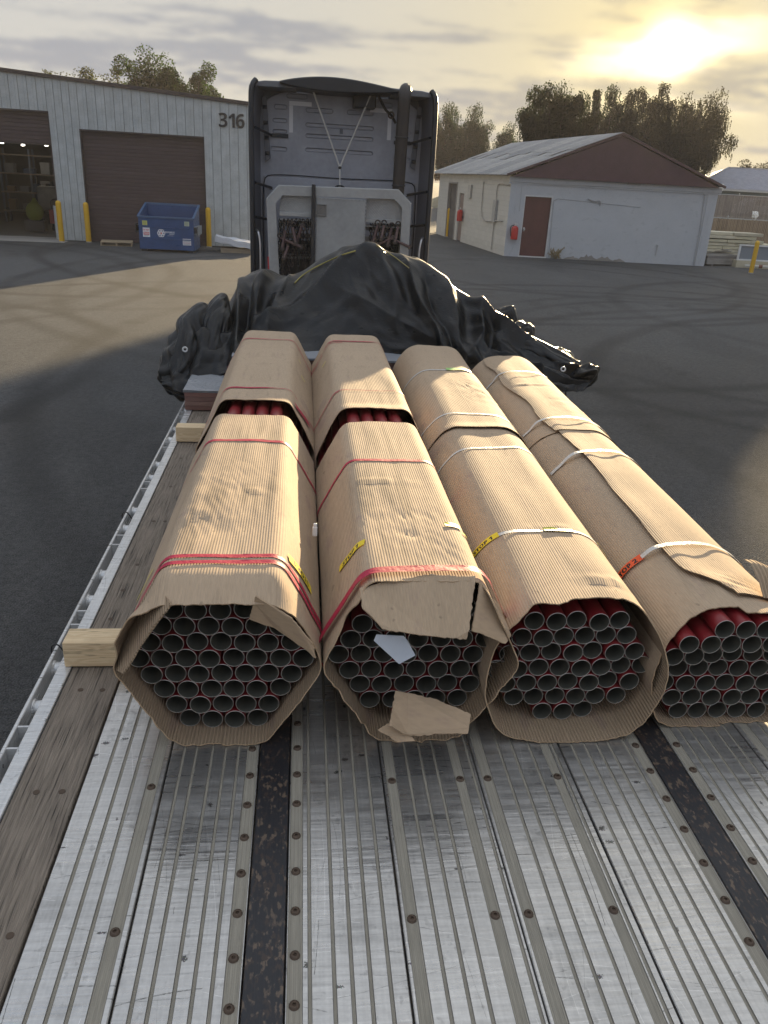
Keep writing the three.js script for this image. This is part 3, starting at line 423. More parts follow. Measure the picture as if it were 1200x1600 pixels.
  { const q = pt(990, 286.5, 0.1); mesh('wall_light', [new THREE.CylinderGeometry(0.05, 0.09, 0.1, 10).translate(q.x, q.y + 0.06, q.z), rbox(q.x - 0.28, q.x + 0.28, q.y - 0.07, q.y - 0.02, q.z - 0.04, q.z + 0.02, 0.01)], G([0.33, 0.33, 0.32], 0.6), b); }
  { const q = pt(936, 317, 0.06); mesh('hose_bracket', [tube([V(q.x - 0.5, q.y + 0.12, 0.02), V(q.x - 0.2, q.y + 0.05, 0.05), V(q.x, q.y + 0.07, 0.07), V(q.x + 0.05, q.y - 0.1, 0.05)], 0.022, 24, 6)], G([0.3, 0.3, 0.3], 0.6), b); }
  { const q = pt(1026, 388, 0.06); mesh('hose_tap', [cyl(V(q.x, q.y + 0.12, 0), V(q.x, q.y + 0.12, 0.12), 0.03), cyl(V(q.x, q.y - 0.3, 0.06), V(q.x, q.y + 0.14, 0.06), 0.02)], G([0.45, 0.45, 0.45], 0.5), b); }
  // plaster broken away along the foot of the wall
  reseed(83); for (const [px, w, h] of [[868, 0.5, 0.16], [893, 0.7, 0.12], [918, 0.9, 0.2], [944, 0.8, 0.17], [966, 0.6, 0.1]]) { const q = onFrame(frameR, px, 405)[0], o = [[q - w / 2, 0.005]]; for (let i = 0; i <= 12; i++) o.push([q - w / 2 + w * i / 12, 0.02 + h * Math.sin(3.14 * i / 12) * (0.6 + 0.6 * rnd())]); o.push([q + w / 2, 0.005]); mesh('broken_plaster', prism(o, 0.001, 0.012), G([0.30, 0.28, 0.25], 0.9, { bumpMap: fineBump, bumpScale: 0.006 }), b); }
  // gable and roof
  const [gx0, gy0] = onFrame(frameR, 797, 270.5, 0.3), [gx1, gy1] = onFrame(frameR, 1131, 291, 0.3), [gpx, gpy] = onFrame(frameR, 975, 208, 0.3);
  mesh('gable', prism([[gx0 + 0.1, E - 0.025], [gx1 - 0.15, E - 0.025], [gpx, gpy - 0.09]], -0.15, 0.24), G([0.080, 0.036, 0.045], 0.65, { roughnessMap: roughVar }), b);
  const rb = L + 0.6; // length of the roof
  const sheet = (xa, ya, xb, yb, z0, z1, m) => { // one corrugated sheet from eave a to ridge b
    const n = 12, g = new THREE.PlaneGeometry(1, 1, 1, n * 2), P = g.attributes.position, UVs = g.attributes.uv;
    for (let i = 0; i < P.count; i++) { const s = P.getX(i) + 0.5, t = P.getY(i) + 0.5, z = mix(z0, z1, t), dx = sx / sz * (z - 0.3); P.setXYZ(i, mix(xa, xb, s) + dx, mix(ya, yb, s) + 0.022 * Math.cos(t * n * 6.2832) / 1 + (s === 0 ? 0 : 0), z); UVs.setXY(i, s * 5, z); }
    g.computeVertexNormals(); return g;
  };
  const mr = [[0.40, 0.39, 0.38], [0.44, 0.43, 0.41], [0.35, 0.345, 0.34], [0.47, 0.455, 0.43]].map(c => G(c, 0.5, { metalness: 0.35, roughnessMap: roughVar, side: THREE.DoubleSide }));
  reseed(31);
  for (let z = 0.3, k = 0; z > -rb + 0.1; z -= 0.9, k++) {
    const m = mr[(rnd() * 4) | 0], my = rr(0.35, 0.65), xm = mix(gx0 - 0.12, gpx, my), ym = mix(gy0 - 0.06, gpy, my);
    mesh('roof_sheet', sheet(gx0 - 0.12, gy0 - 0.06, xm + 0.05, ym + 0.02, z, z - 0.91, m), m, b, true);
    mesh('roof_sheet', sheet(xm - 0.05, ym + 0.012, gpx, gpy + 0.02, z, z - 0.91, m), mr[(rnd() * 4) | 0], b, true);
    mesh('roof_sheet', sheet(gx1 + 0.1, gy1 - 0.03, gpx, gpy + 0.018, z, z - 0.91, m), mr[(rnd() * 4) | 0], b, true);
  }
  mesh('rake_trim', [bar(V(gx0 - 0.1, gy0 - 0.06, 0.28), V(gpx, gpy - 0.03, 0.28), 0.09, 0.06), bar(V(gx1 + 0.1, gy1 - 0.05, 0.28), V(gpx, gpy - 0.03, 0.28), 0.09, 0.06)], G([0.09, 0.05, 0.05], 0.6), b);
}
function extinguisher(label, p, yaw, s = 1) {
  const t = thing('fire_extinguisher', label, 'fire extinguisher', p.toArray(), yaw, 'red fire extinguishers on the shed'); const red = PM([0.42, 0.015, 0.015], 0.35), k = s;
  mesh('cylinder', new THREE.LatheGeometry([[0.001, -0.26], [0.085, -0.26], [0.09, -0.24], [0.09, 0.14], [0.07, 0.2], [0.03, 0.235], [0.001, 0.24]].map(q => new THREE.Vector2(q[0] * k * 1.5, q[1] * k)), 16), red, t, true);
  mesh('valve_handle', [box(-0.02 * k, 0.12 * k, 0.27 * k, 0.29 * k, -0.015, 0.015), box(-0.02 * k, 0.1 * k, 0.31 * k, 0.33 * k, -0.015, 0.015), box(-0.03 * k, 0.03 * k, 0.23 * k, 0.3 * k, -0.02, 0.02)], mSteel, t);
  mesh('hose', tube([V(-0.03, 0.27 * k, 0), V(-0.17 * k, 0.2 * k, 0.02), V(-0.15 * k, -0.15 * k, 0.05)], 0.018, 16, 6), mBlack, t);
  mesh('bracket', box(-0.13 * k, 0.13 * k, -0.1 * k, -0.04 * k, -0.14, -0.1), mBlack, t);
}
{ const q = onFrame(frameR, 804, 363, 0.18); extinguisher('red fire extinguisher on the front wall left of the brown door', fromFrame(frameR, q[0], q[1], 0.18), 0, 1.1); const s = onFrame(frameS, 718.5, 336, 0.18); extinguisher('red fire extinguisher on the block side wall beside the side door', fromFrame(frameS, s[0], s[1], 0.18), -Math.PI / 2, 1.1); }

// ---------------------------------------------------------------- flatbed trailer
const XW0 = -1.205, XW1 = -1.05, ZR = 1.2, ZF = -9.3;       // wood board edges, rear and front of the deck
const trailer = thing('flatbed_trailer', 'aluminium flatbed trailer deck with wood side boards and black steel strips', 'trailer');
{
  const T = trailer, Y = DECK;
  // a plank of the deck: cross-section with grooves, pushed along the trailer
  function plank(x0, x1, grooves, channels, mirror) {
    const pts = [], tops = [], dirt = [], ev = [...grooves.map(g => [g - 0.0035, g + 0.0035, 0.0042]), ...channels.map(c => [c[0], c[1], 0.0035])].sort((a, b) => a[0] - b[0]);
    let x = x0 + 0.0015; pts.push([x, Y - 0.05], [x, Y - 0.002], [x + 0.002, Y]);
    for (const [a, b, d] of ev) { pts.push([a - 0.001, Y], [a, Y - d], [b, Y - d], [b + 0.001, Y]); dirt.push([a, b, d]); }
    x = x1 - 0.0015; pts.push([x - 0.002, Y], [x, Y - 0.002], [x, Y - 0.05]);
    const f = p => mirror ? [-p[0], p[1]] : p, q = pts.map(f);
    mesh('deck_plank', prism(q, ZF, ZR), mDeck, T);
    dirt.forEach(([a, b, d]) => { const [l, r] = mirror ? [-b, -a] : [a, b]; mesh('dirt_line', box(l + 0.0002, r - 0.0002, Y - d + 0.0004, Y - d + 0.0016, ZF + 0.01, ZR - 0.01), mDirt, T); });
  }
  for (const mir of [false, true]) {
    plank(-1.045, -0.839, [-0.993, -0.955, -0.917], [[-0.882, -0.853]], mir);
    plank(-0.837, -0.5955, [-0.802, -0.769, -0.725, -0.689, -0.653], [[-0.630, -0.5985]], mir);
    plank(-0.5105, -0.263, [-0.461, -0.412, -0.376, -0.339, -0.300], [[-0.507, -0.476]], mir);
  }
  plank(-0.261, 0.0, [-0.189, -0.148, -0.109, -0.012], [[-0.252, -0.225], [-0.065, -0.039]], false);
  plank(0.0, 0.261, [0.082, 0.123, 0.173, 0.241], [[0.010, 0.038], [0.207, 0.232]], false);
  for (const s of [-1, 1]) {
    mesh('steel_strip', rbox(s * 0.553 - 0.0405, s * 0.553 + 0.0405, Y - 0.03, Y - 0.001, ZF, ZR, 0.003), mStrip, T);
    mesh('side_board', rbox(s > 0 ? -XW1 : XW0, s > 0 ? -XW0 : XW1, Y - 0.035, Y + 0.002, ZF, ZR, 0.004), mWood, T);
    const X = (a, b) => s < 0 ? [a, b] : [-b, -a];
    mesh('side_ledge', [rbox(...X(-1.25, -1.208), Y - 0.14, Y + 0.006, ZF, ZR, 0.004), box(...X(-1.2075, -1.19), Y - 0.16, Y - 0.04, ZF, ZR)], mRail, T);
    mesh('rub_rail', rbox(...X(-1.297, -1.285), Y - 0.088, Y - 0.004, ZF, ZR, 0.004), mRail, T);
    for (let k = -4; k < 12; k++) { // pockets and spools between the rails
      const zc = -1.862 - 0.649 * k; if (zc < ZF + 0.2 || zc > ZR - 0.2) continue;
      if (s > 0 && (k < -2 || k > 11)) continue;
      const [a, b] = X(-1.2848, -1.2502);
      mesh('stake_pocket', [box(a, b, Y - 0.15, Y - 0.006, zc + 0.043, zc + 0.05), box(a, b, Y - 0.15, Y - 0.006, zc - 0.05, zc - 0.043), box(a, b, Y - 0.155, Y - 0.149, zc - 0.05, zc + 0.05)], mRail, T);
      for (const dz of [-0.183, -0.388]) mesh('spool', [cyl(V(a, Y - 0.048, zc + dz), V(b, Y - 0.048, zc + dz), 0.026, 0.026, 20), cyl(V(a, Y - 0.048, zc + dz), V(a + 0.006, Y - 0.048, zc + dz), 0.032, 0.029, 20), cyl(V(b - 0.005, Y - 0.048, zc + dz), V(b, Y - 0.048, zc + dz), 0.029, 0.031, 20)], mRail, T);
    }
    mesh('side_beam', box(...X(-1.2497, -1.2), Y - 0.3, Y - 0.141, ZF, ZR), mPocket, T);
  }
  // bolts: button heads with a socket
  const head = merge([new THREE.LatheGeometry([[0.0035, 0.0022], [0.0035, 0.0062], [0.0065, 0.0062], [0.0098, 0.0042], [0.0112, 0.0]].map(p => new THREE.Vector2(...p)), 14), new THREE.CylinderGeometry(0.0036, 0.0036, 0.0006, 8).translate(0, 0.0024, 0)]);
  const bolt = (x, z, n = 'bolt') => { const o = mesh(n, head, mBolt, T, true); o.position.set(x, Y - 0.0022, z); o.rotation.y = x * 90 + z * 50; };
  for (const x of [-0.6165, -0.4915, 0.4915, 0.6165]) for (let z = -0.93; z > -2.15; z -= 0.107) bolt(x, z + (x > 0 ? 0.02 : 0));
  for (const x of [-0.868, -0.238, -0.052, 0.024, 0.2195, 0.868]) for (const z of [-1.218, -1.646, -2.074]) bolt(x, z);
  const screw = new THREE.CylinderGeometry(0.0085, 0.0085, 0.004, 12);
  for (const [x, z] of [[-1.151, -1.634], [-1.088, -1.634], [-1.151, -2.068], [-1.086, -2.066], [-1.153, -2.486], [-1.154, -2.695], [-1.14, -2.908], [-1.079, -1.218], [-1.150, -1.2], [-1.15, -3.34], [-1.10, -3.34], [-1.14, -3.77], [-1.15, -4.2]]) { const o = mesh('wood_screw', screw, mBolt, T, true); o.position.set(x, Y + 0.0012, z); }
  for (const [z, y] of [[-2.31, -0.06], [-3.42, -0.06]]) mesh('wire_tie', tube([V(-1.30, Y - 0.08, z), V(-1.303, Y + 0.004, z), V(-1.285, Y + 0.012, z + 0.003), V(-1.262, Y - 0.02, z + 0.004)], 0.0028, 20, 6), mBlack, T);
  // under the deck
  for (const x of [-0.5, 0.5]) mesh('main_beam', [box(x - 0.08, x + 0.08, Y - 0.1, Y - 0.055, ZF, ZR), box(x - 0.012, x + 0.012, Y - 0.5, Y - 0.1, ZF, ZR), box(x - 0.08, x + 0.08, Y - 0.53, Y - 0.5, ZF, ZR)], mPocket, T);
  for (let z = ZF + 0.3; z < ZR; z += 0.6) mesh('cross_member', box(-1.2, 1.2, Y - 0.15, Y - 0.056, z - 0.03, z + 0.03), mPocket, T);
}
// lumber blocks wedged under the left bundle
for (const [z0, z1, x0, lab] of [[-2.272, -2.183, -1.228, 'nearer raw pine timber block lying across the left side board'], [-4.56, -4.472, -1.215, 'farther raw pine timber block lying across the left side board']]) {
  const g = flat(rbox(x0, -0.80, DECK + 0.0075, DECK + 0.096, z0, z1, 0.004));
  const t = thing('timber_block', lab, 'timber block', [0, 0, 0], 0, 'pine timber blocks beside the left bundle'); const o = mesh('block', g, mPine, t);
  for (let i = 0; i < 3; i++) mesh('end_check', box(x0 - 0.0006, x0 + 0.004, DECK + 0.03 + i * 0.02, DECK + 0.0312 + i * 0.02, z0 + 0.02 + i * 0.01, z1 - 0.03), mBolt, t);
}

// ---------------------------------------------------------------- pipe bundles
// closed outline sampled evenly by length, from the top centre clockwise as seen from the near end
function outline(poly, r, N = 260) {
  const pts = []; const n = poly.length;
  for (let i = 0; i < n; i++) {
    const p = poly[i], a = poly[(i + n - 1) % n], b = poly[(i + 1) % n];
    const da = new THREE.Vector2(a[0] - p[0], a[1] - p[1]), db = new THREE.Vector2(b[0] - p[0], b[1] - p[1]); const ra = Math.min(r, da.length() * 0.48, db.length() * 0.48); da.setLength(ra); db.setLength(ra);
    for (let k = 0; k <= 8; k++) { const t = k / 8, q = (1 - t) * (1 - t), w = 2 * t * (1 - t), e = t * t; pts.push([q * (p[0] + da.x) + w * p[0] + e * (p[0] + db.x), q * (p[1] + da.y) + w * p[1] + e * (p[1] + db.y)]); }
  }
  const L = [0]; for (let i = 1; i <= pts.length; i++) { const a = pts[i - 1], b = pts[i % pts.length]; L.push(L[i - 1] + Math.hypot(b[0] - a[0], b[1] - a[1])); }
  const tot = L[pts.length], out = []; let k = 0;
  // start where the outline crosses x = 0 at the top
  let s0 = 0; for (let i = 0; i < pts.length; i++) { const a = pts[i], b = pts[(i + 1) % pts.length]; if (a[0] <= 0 && b[0] > 0 && a[1] > 0.2) s0 = L[i] + (L[i + 1] - L[i]) * (-a[0] / (b[0] - a[0])); }
  for (let i = 0; i < N; i++) { const s = (s0 + tot * i / N) % tot; for (k = 0; L[k + 1] < s; k++); const t = (s - L[k]) / (L[k + 1] - L[k] || 1), a = pts[k % pts.length], b = pts[(k + 1) % pts.length]; out.push([a[0] + (b[0] - a[0]) * t, a[1] + (b[1] - a[1]) * t]); }
  return { pts: out, len: tot };
}
const aDist = (a, b) => { let d = Math.abs(a - b) % 1; return Math.min(d, 1 - d); };
const aSigned = (a, b) => { let d = (a - b) % 1; if (d > 0.5) d -= 1; if (d < -0.5) d += 1; return d; };
/* bundle: section polygon, placement xn (near) and xf (far) of its centre line, sleeves [[zNear, zFar, grow]], dents, lip(a) how far the near end is cut back, droop(a, d) */
function makeBundle(B) {
  const t = thing('pipe_bundle', B.label, 'pipe bundle', [0, 0, 0], 0, 'cardboard-wrapped bundles of red pipe on the trailer');
  const sec = outline(B.poly, B.round), N = sec.pts.length, Z0 = -1.78, Z1 = B.zFar;
  const cx = z => mix(B.xn, B.xf, (z - Z0) / (Z1 - Z0)), hh = z => mix(1, B.hf ?? 1, (z - Z0) / (Z1 - Z0));
  const seedB = B.seed;
  function wrinkle(a0, z) {
    const a = ((a0 + 0.5) % 1 + 1) % 1 - 0.5;
    let d = n3(a * 9, z * 1.1, seedB) * 0.0045 + n3(a * 24, z * 3.1, seedB + 4) * 0.0018;
    for (const [ca, cz, ra, rz, amp, kind] of B.dents || []) {
      const q = aSigned(a, ca) / ra, w = (z - cz) / rz, f = Math.exp(-q * q - w * w); if (f < 0.01) continue;
      if (kind === 'ripple') { const rw = n3(a * 30, z * 5, seedB + 9) * 0.9; d += amp * f * (1 - Math.abs(n3(z * 26 + rw * 2 + a * 12, a * 6, seedB + 2)) * 2.6) ; }
      else if (kind === 'crease') { const line = w * 2 + n3(a * 26, 2.2, seedB + cz) * 0.9; d += amp * Math.exp(-q * q) * (Math.exp(-line * line * 6) - 0.6 * Math.exp(-(line - 0.7) * (line - 0.7) * 8)); }
      else d += amp * f;
    }
    return d;
  }
  // point on the wrapper: out = distance outside the section
  function surf(a, z, out = 0, S) {
    const f = ((a % 1) + 1) % 1 * N, i = Math.floor(f) % N, j = (i + 1) % N, e = f - Math.floor(f), p = sec.pts[i], q = sec.pts[j], x = p[0] + (q[0] - p[0]) * e, y = p[1] + (q[1] - p[1]) * e;
    const i0 = sec.pts[(i + N - 1) % N], j1 = sec.pts[(j + 1) % N]; let nx = -(j1[1] - i0[1]), ny = j1[0] - i0[0]; const l = Math.hypot(nx, ny) || 1; nx /= l; ny /= l; // outward for clockwise order
    let o = out + wrinkle(a, z); if (S) o += S.grow ?? 0; if (y < 0.02) o = Math.max(o, out - 0.001) * 0.3 + 0.0;
    const yy = Math.max(0.0, y * hh(z) + ny * o) + 0.003;
    return V(cx(z) + x * (B.wf ? mix(1, B.wf, (z - Z0) / (Z1 - Z0)) : 1) + nx * o, DECK + yy, z);
  }
  function sleeve(S, name, m, mIn) {
    const NA = 208, NZ = Math.max(16, Math.round(Math.abs(S.z1 - S.z0) / 0.028)), th = 0.0032;
    const outer = [], inner = [], uv = [], tint = [];
    for (let j = 0; j <= NZ; j++) for (let i = 0; i <= NA; i++) {
      const a = i / NA - 0.5, r = j / NZ; let z0 = S.z0 + (S.lip ? S.lip(a) : 0), z1 = S.z1 + (S.end ? S.end(a) : 0); z0 += (n3(a * 60, 1.2, seedB + S.z0) * 0.006 + n3(a * 160, 4.2, seedB) * 0.003); z1 += n3(a * 50, 8.8, seedB) * 0.005;
      const z = mix(z0, z1, r), p = surf(a, z, 0, S); if (S.shape) S.shape(p, a, z, z - z0, z1);
      outer.push(p); uv.push(a * sec.len, z); { let d = 0; for (const [ca, cz, ra, rz, amt] of B.smudge || []) { const q = Math.exp(-Math.pow(aSigned(a, ca) / ra, 4) - Math.pow((z - cz) / rz, 4)); d += amt * q * smooth(-0.12, 0.28, n3(a * 60, z * 2.2, seedB + 3) + n3(a * 14, z * 2.5, seedB) * 0.5); } const e = clamp(1 - d, 0.3, 1); tint.push(e, e * 1.01, e * 1.03); }
    }
    const W = NA + 1; // inner skin: shift along the outward normal of the outer skin
    const tmp = (arr, flip) => { const g = new THREE.BufferGeometry(), pos = []; for (const p of arr) pos.push(p.x, p.y, p.z); const idx = []; for (let j = 0; j < NZ; j++) for (let i = 0; i < NA; i++) { const q = j * W + i; flip ? idx.push(q, q + W, q + 1, q + 1, q + W, q + W + 1) : idx.push(q, q + 1, q + W, q + 1, q + W + 1, q + W); } g.setAttribute('position', new THREE.Float32BufferAttribute(pos, 3)); g.setAttribute('uv', new THREE.Float32BufferAttribute(uv, 2)); g.setIndex(idx); g.computeVertexNormals(); return g; };
    const go = tmp(outer, false); go.setAttribute('color', new THREE.Float32BufferAttribute(tint, 3)); const nn = go.attributes.normal;
    const mid = Math.round(NA / 2) + W * (NZ >> 1), up = nn.getY(mid) > 0 ? 1 : -1;
    for (let k = 0; k < outer.length; k++) inner.push(outer[k].clone().add(V(-nn.getX(k) * th * up, -nn.getY(k) * th * up, -nn.getZ(k) * th * up)));
    const gi = tmp(inner, true);
    const edge = (row) => { const g = new THREE.BufferGeometry(), pos = [], idx = []; for (let i = 0; i <= NA; i++) { const a = outer[row * W + i], b = inner[row * W + i]; pos.push(a.x, a.y, a.z, b.x, b.y, b.z); } for (let i = 0; i < NA; i++) idx.push(i * 2, i * 2 + 1, i * 2 + 2, i * 2 + 2, i * 2 + 1, i * 2 + 3); g.setAttribute('position', new THREE.Float32BufferAttribute(pos, 3)); g.setIndex(idx); g.computeVertexNormals(); return g; };
    const o = new THREE.Group(); o.name = partName(t, name); t.add(o);
    mesh('outer_liner', go, m ?? mCard, o, true); mesh('inner_liner', gi, mIn ?? mCardIn, o, true); mesh('cut_edge', [edge(0), edge(NZ)], mCardEdge, o, true);
    return o;
  }
  // band of tape or strap round the wrapper
  function band(name, z, w, m, o = {}) {
    const n = 170, a0 = o.a0 ?? -0.36, a1 = o.a1 ?? 0.36, pos = [], idx = [], uv = []; const rows = 4;
    for (let i = 0; i <= n; i++) { const a = mix(a0, a1, i / n), bunch = o.bunch ? 1 - o.bunch * smooth(-0.1, 0.35, n3(a * 6, z * 3, seedB + 1)) : 1, zc = z + (o.slant ?? 0) * a + n3(a * 5, z, 2.2) * (o.wave ?? 0.006);
      for (let k = 0; k <= rows; k++) { const q = (k / rows - 0.5) * w * bunch, p = surf(a, zc + q, (o.outFn ? o.outFn(a) : o.out ?? 0.0022) + Math.abs(n3(a * 40, q * 90, seedB)) * (o.crumple ?? 0.0015), { grow: o.grow ?? 0 }); if (o.shape) o.shape(p, a, zc + q); pos.push(p.x, p.y, p.z); uv.push(a * sec.len, q); } }
    const W = rows + 1; for (let i = 0; i < n; i++) for (let k = 0; k < rows; k++) { const q = i * W + k; idx.push(q, q + W, q + 1, q + 1, q + W, q + W + 1); }
    const g = new THREE.BufferGeometry(); g.setAttribute('position', new THREE.Float32BufferAttribute(pos, 3)); g.setAttribute('uv', new THREE.Float32BufferAttribute(uv, 2)); g.setIndex(idx); g.computeVertexNormals(); return mesh(name, g, m, t, true);
  }
  // sticker that follows the wrapper: centre (a, z), size along the girth and along the bundle, turned
  function sticker(name, a, z, wa, wz, m, turn = 0, out = 0.0042) {
    const nx = 16, ny = 6, pos = [], uv = [], idx = [], c = Math.cos(turn), s = Math.sin(turn);
    for (let j = 0; j <= ny; j++) for (let i = 0; i <= nx; i++) { const u = i / nx - 0.5, v = j / ny - 0.5, X = u * wa, Y = v * wz, p = surf(a + (X * c - Y * s) / sec.len, z - (X * s + Y * c), out); pos.push(p.x, p.y, p.z); uv.push(u + 0.5, v + 0.5); }
    for (let j = 0; j < ny; j++) for (let i = 0; i < nx; i++) { const q = j * (nx + 1) + i; idx.push(q, q + 1, q + nx + 1, q + 1, q + nx + 2, q + nx + 1); }
    const g = new THREE.BufferGeometry(); g.setAttribute('position', new THREE.Float32BufferAttribute(pos, 3)); g.setAttribute('uv', new THREE.Float32BufferAttribute(uv, 2)); g.setIndex(idx); g.computeVertexNormals(); return mesh(name, g, m, t, true);
  }
  // pipes
  const P = B.pitch ?? 0.0642, OD = 0.0295, len = Math.abs(B.zFar + 1.92);
  const pg = pipeGeo(len); reseed(B.seed * 101 + 5);
  // hexagonal packing, as many as fit inside the wrapper
  const clear = (x, y) => { let d = 1e9, inside = false; for (let i = 0; i < N; i++) { const a = sec.pts[i], b = sec.pts[(i + 1) % N], dx = b[0] - a[0], dy = b[1] - a[1], t = clamp(((x - a[0]) * dx + (y - a[1]) * dy) / (dx * dx + dy * dy || 1)); d = Math.min(d, Math.hypot(x - a[0] - dx * t, y - a[1] - dy * t)); if ((a[1] > y) !== (b[1] > y) && x < a[0] + (y - a[1]) / (b[1] - a[1]) * (b[0] - a[0])) inside = !inside; } return inside ? d : -d; };
  const dy = B.dy ?? P * 0.866, hTop = Math.max(...sec.pts.map(p => p[1]));
  for (let r = 0, y = B.base ?? 0.0375; y < hTop; r++, y += dy) for (let k = -7; k <= 7; k++) {
    const px = (k + (r % 2 ? 0.5 : 0)) * P + (B.ox ?? 0); if (clear(px, y) < (B.gap ?? 0.0355)) continue;
    const x = px + rr(-1, 1) * (B.jit ?? 0.0012), py = y + rr(-1, 1) * (B.jit ?? 0.001), zz = (B.pipeZ ?? -1.9) + rr(-1, 1) * (B.zj ?? 0.005) + (B.rowZ?.(r, k) ?? 0);
    const o = mesh('pipe', pg, [mPipeRed, mPipeIn, mPipeRim], t, true); o.position.set(cx(zz) + x, DECK + py, zz); o.rotation.y = -Math.atan2(B.xf - B.xn, Z0 - Z1);
  }
  return { t, surf, sleeve, band, sticker, sec, cx };
}
const pipeCache = {};
function pipeGeo(len) {
  const key = len.toFixed(2); if (pipeCache[key]) return pipeCache[key];
  const ro = 0.0296, ri = 0.0279, S = 22, pos = [], nor = [], idx = [], groups = [];
  const ring = (r0, z0, r1, z1, nf) => { const st = pos.length / 3; for (let i = 0; i <= S; i++) { const a = i / S * 6.28319, c = Math.cos(a), s = Math.sin(a); pos.push(r0 * c, r0 * s, z0, r1 * c, r1 * s, z1); const m = nf(c, s); nor.push(...m, ...m); } const i0 = idx.length; for (let i = 0; i < S; i++) { const q = st + i * 2; idx.push(q, q + 1, q + 2, q + 2, q + 1, q + 3); } groups.push([i0, idx.length - i0]); };
  ring(ro, -0.0015, ro, -len, (c, s) => [c, s, 0]);
  ring(ri, -len, ri, -0.001, (c, s) => [-c, -s, 0]);
  ring(ri, -0.001, (ro + ri) / 2, 0, (c, s) => [-c * 0.3, -s * 0.3, 0.95]); ring((ro + ri) / 2, 0, ro, -0.0015, (c, s) => [c * 0.6, s * 0.6, 0.8]);
  const g = new THREE.BufferGeometry(); g.setAttribute('position', new THREE.Float32BufferAttribute(pos, 3)); g.setAttribute('normal', new THREE.Float32BufferAttribute(nor, 3)); g.setAttribute('uv', new THREE.Float32BufferAttribute(pos.map((v, i) => v).filter((v, i) => i % 3 !== 1).map(v => v * 2), 2)); g.setIndex(idx);
  g.addGroup(...groups[0], 0); g.addGroup(...groups[1], 1); g.addGroup(groups[2][0], groups[2][1] + groups[3][1], 2);
  return pipeCache[key] = g;
}
// a loose cardboard flap: outline points in space, nearly flat, with torn edges
function flap(name, pts, parent, m, torn = 0.004, bend = 0, uvTurn = 0) {
  const c = pts.reduce((s, p) => s.add(p), V(0, 0, 0)).multiplyScalar(1 / pts.length), nrm = V(0, 0, 0);
  for (let i = 0; i < pts.length; i++) nrm.add(pts[i].clone().sub(c).cross(pts[(i + 1) % pts.length].clone().sub(c))); nrm.normalize();
  const ex = pts[1].clone().sub(pts[0]); ex.addScaledVector(nrm, -ex.dot(nrm)).normalize(); const ey = nrm.clone().cross(ex);
  const P2 = pts.map(p => { const d = p.clone().sub(c); return [d.dot(ex), d.dot(ey), d.dot(nrm)]; }), dense = [];
  for (let i = 0; i < P2.length; i++) { const a = P2[i], b = P2[(i + 1) % P2.length], L = Math.hypot(b[0] - a[0], b[1] - a[1]), k = Math.max(2, Math.round(L / 0.009)); for (let j = 0; j < k; j++) { const t = j / k, e = j ? torn : 0; dense.push(new THREE.Vector2(mix(a[0], b[0], t) + n3(a[0] * 90 + j * 0.7, i * 3.3, 1.1) * e, mix(a[1], b[1], t) + n3(a[1] * 90 + j * 0.9, i * 2.7, 6.1) * e)); } }
  const g0 = flat(new THREE.ExtrudeGeometry(new THREE.Shape(dense), { depth: 0.004, bevelEnabled: false })); const P = g0.attributes.position, uv = [];
  const wgt = (x, y) => { let sw = 0, sz = 0; for (const p of P2) { const w = 1 / (Math.pow(Math.hypot(x - p[0], y - p[1]), 2) + 1e-5); sw += w; sz += w * p[2]; } return sz / sw; };
  for (let i = 0; i < P.count; i++) { const x = P.getX(i), y = P.getY(i), z = P.getZ(i) - 0.002 + wgt(x, y) + bend * (1 - Math.pow(x / 0.15, 2)) + n3(x * 9, y * 9, 2) * 0.004; const w = c.clone().addScaledVector(ex, x).addScaledVector(ey, y).addScaledVector(nrm, z); P.setXYZ(i, w.x, w.y, w.z); const co = Math.cos(uvTurn), si = Math.sin(uvTurn); uv.push(x * co - y * si, x * si + y * co); }
  g0.setAttribute('uv', new THREE.Float32BufferAttribute(uv, 2)); g0.computeVertexNormals(); return mesh(name, g0, m ?? mCardPlain, parent, true);
}
const stickerMat = (bg, txt, w = 512, h = 128) => M([1, 1, 1], 0.55, { side: THREE.DoubleSide, map: canvasTex(w, h, (c) => { c.fillStyle = bg; c.fillRect(0, 0, w, h); c.fillStyle = '#15130f'; c.font = `bold ${h * 0.86}px sans-serif`; c.textAlign = 'center'; c.textBaseline = 'middle'; c.fillText(txt, w / 2, h * 0.54, w * 0.94); c.strokeStyle = '#15130f'; c.lineWidth = 6; c.strokeText(txt, w / 2, h * 0.54, w * 0.94); }) });
const mStop1 = stickerMat('#e3c81c', 'STOP 1'), mStop2 = stickerMat('#e2541e', 'STOP 2'), mYel = M([0.62, 0.55, 0.03], 0.5, { side: THREE.DoubleSide });
const HEX = (w, top, bot, h, ym) => [[-top, h], [top, h], [w, ym], [bot, 0], [-bot, 0], [-w, ym]];
const rowsHex = [5, 6, 7, 8, 7, 8, 7, 6, 5];
const bump1 = (a, c, w) => Math.exp(-Math.pow(aSigned(a, c) / w, 2));

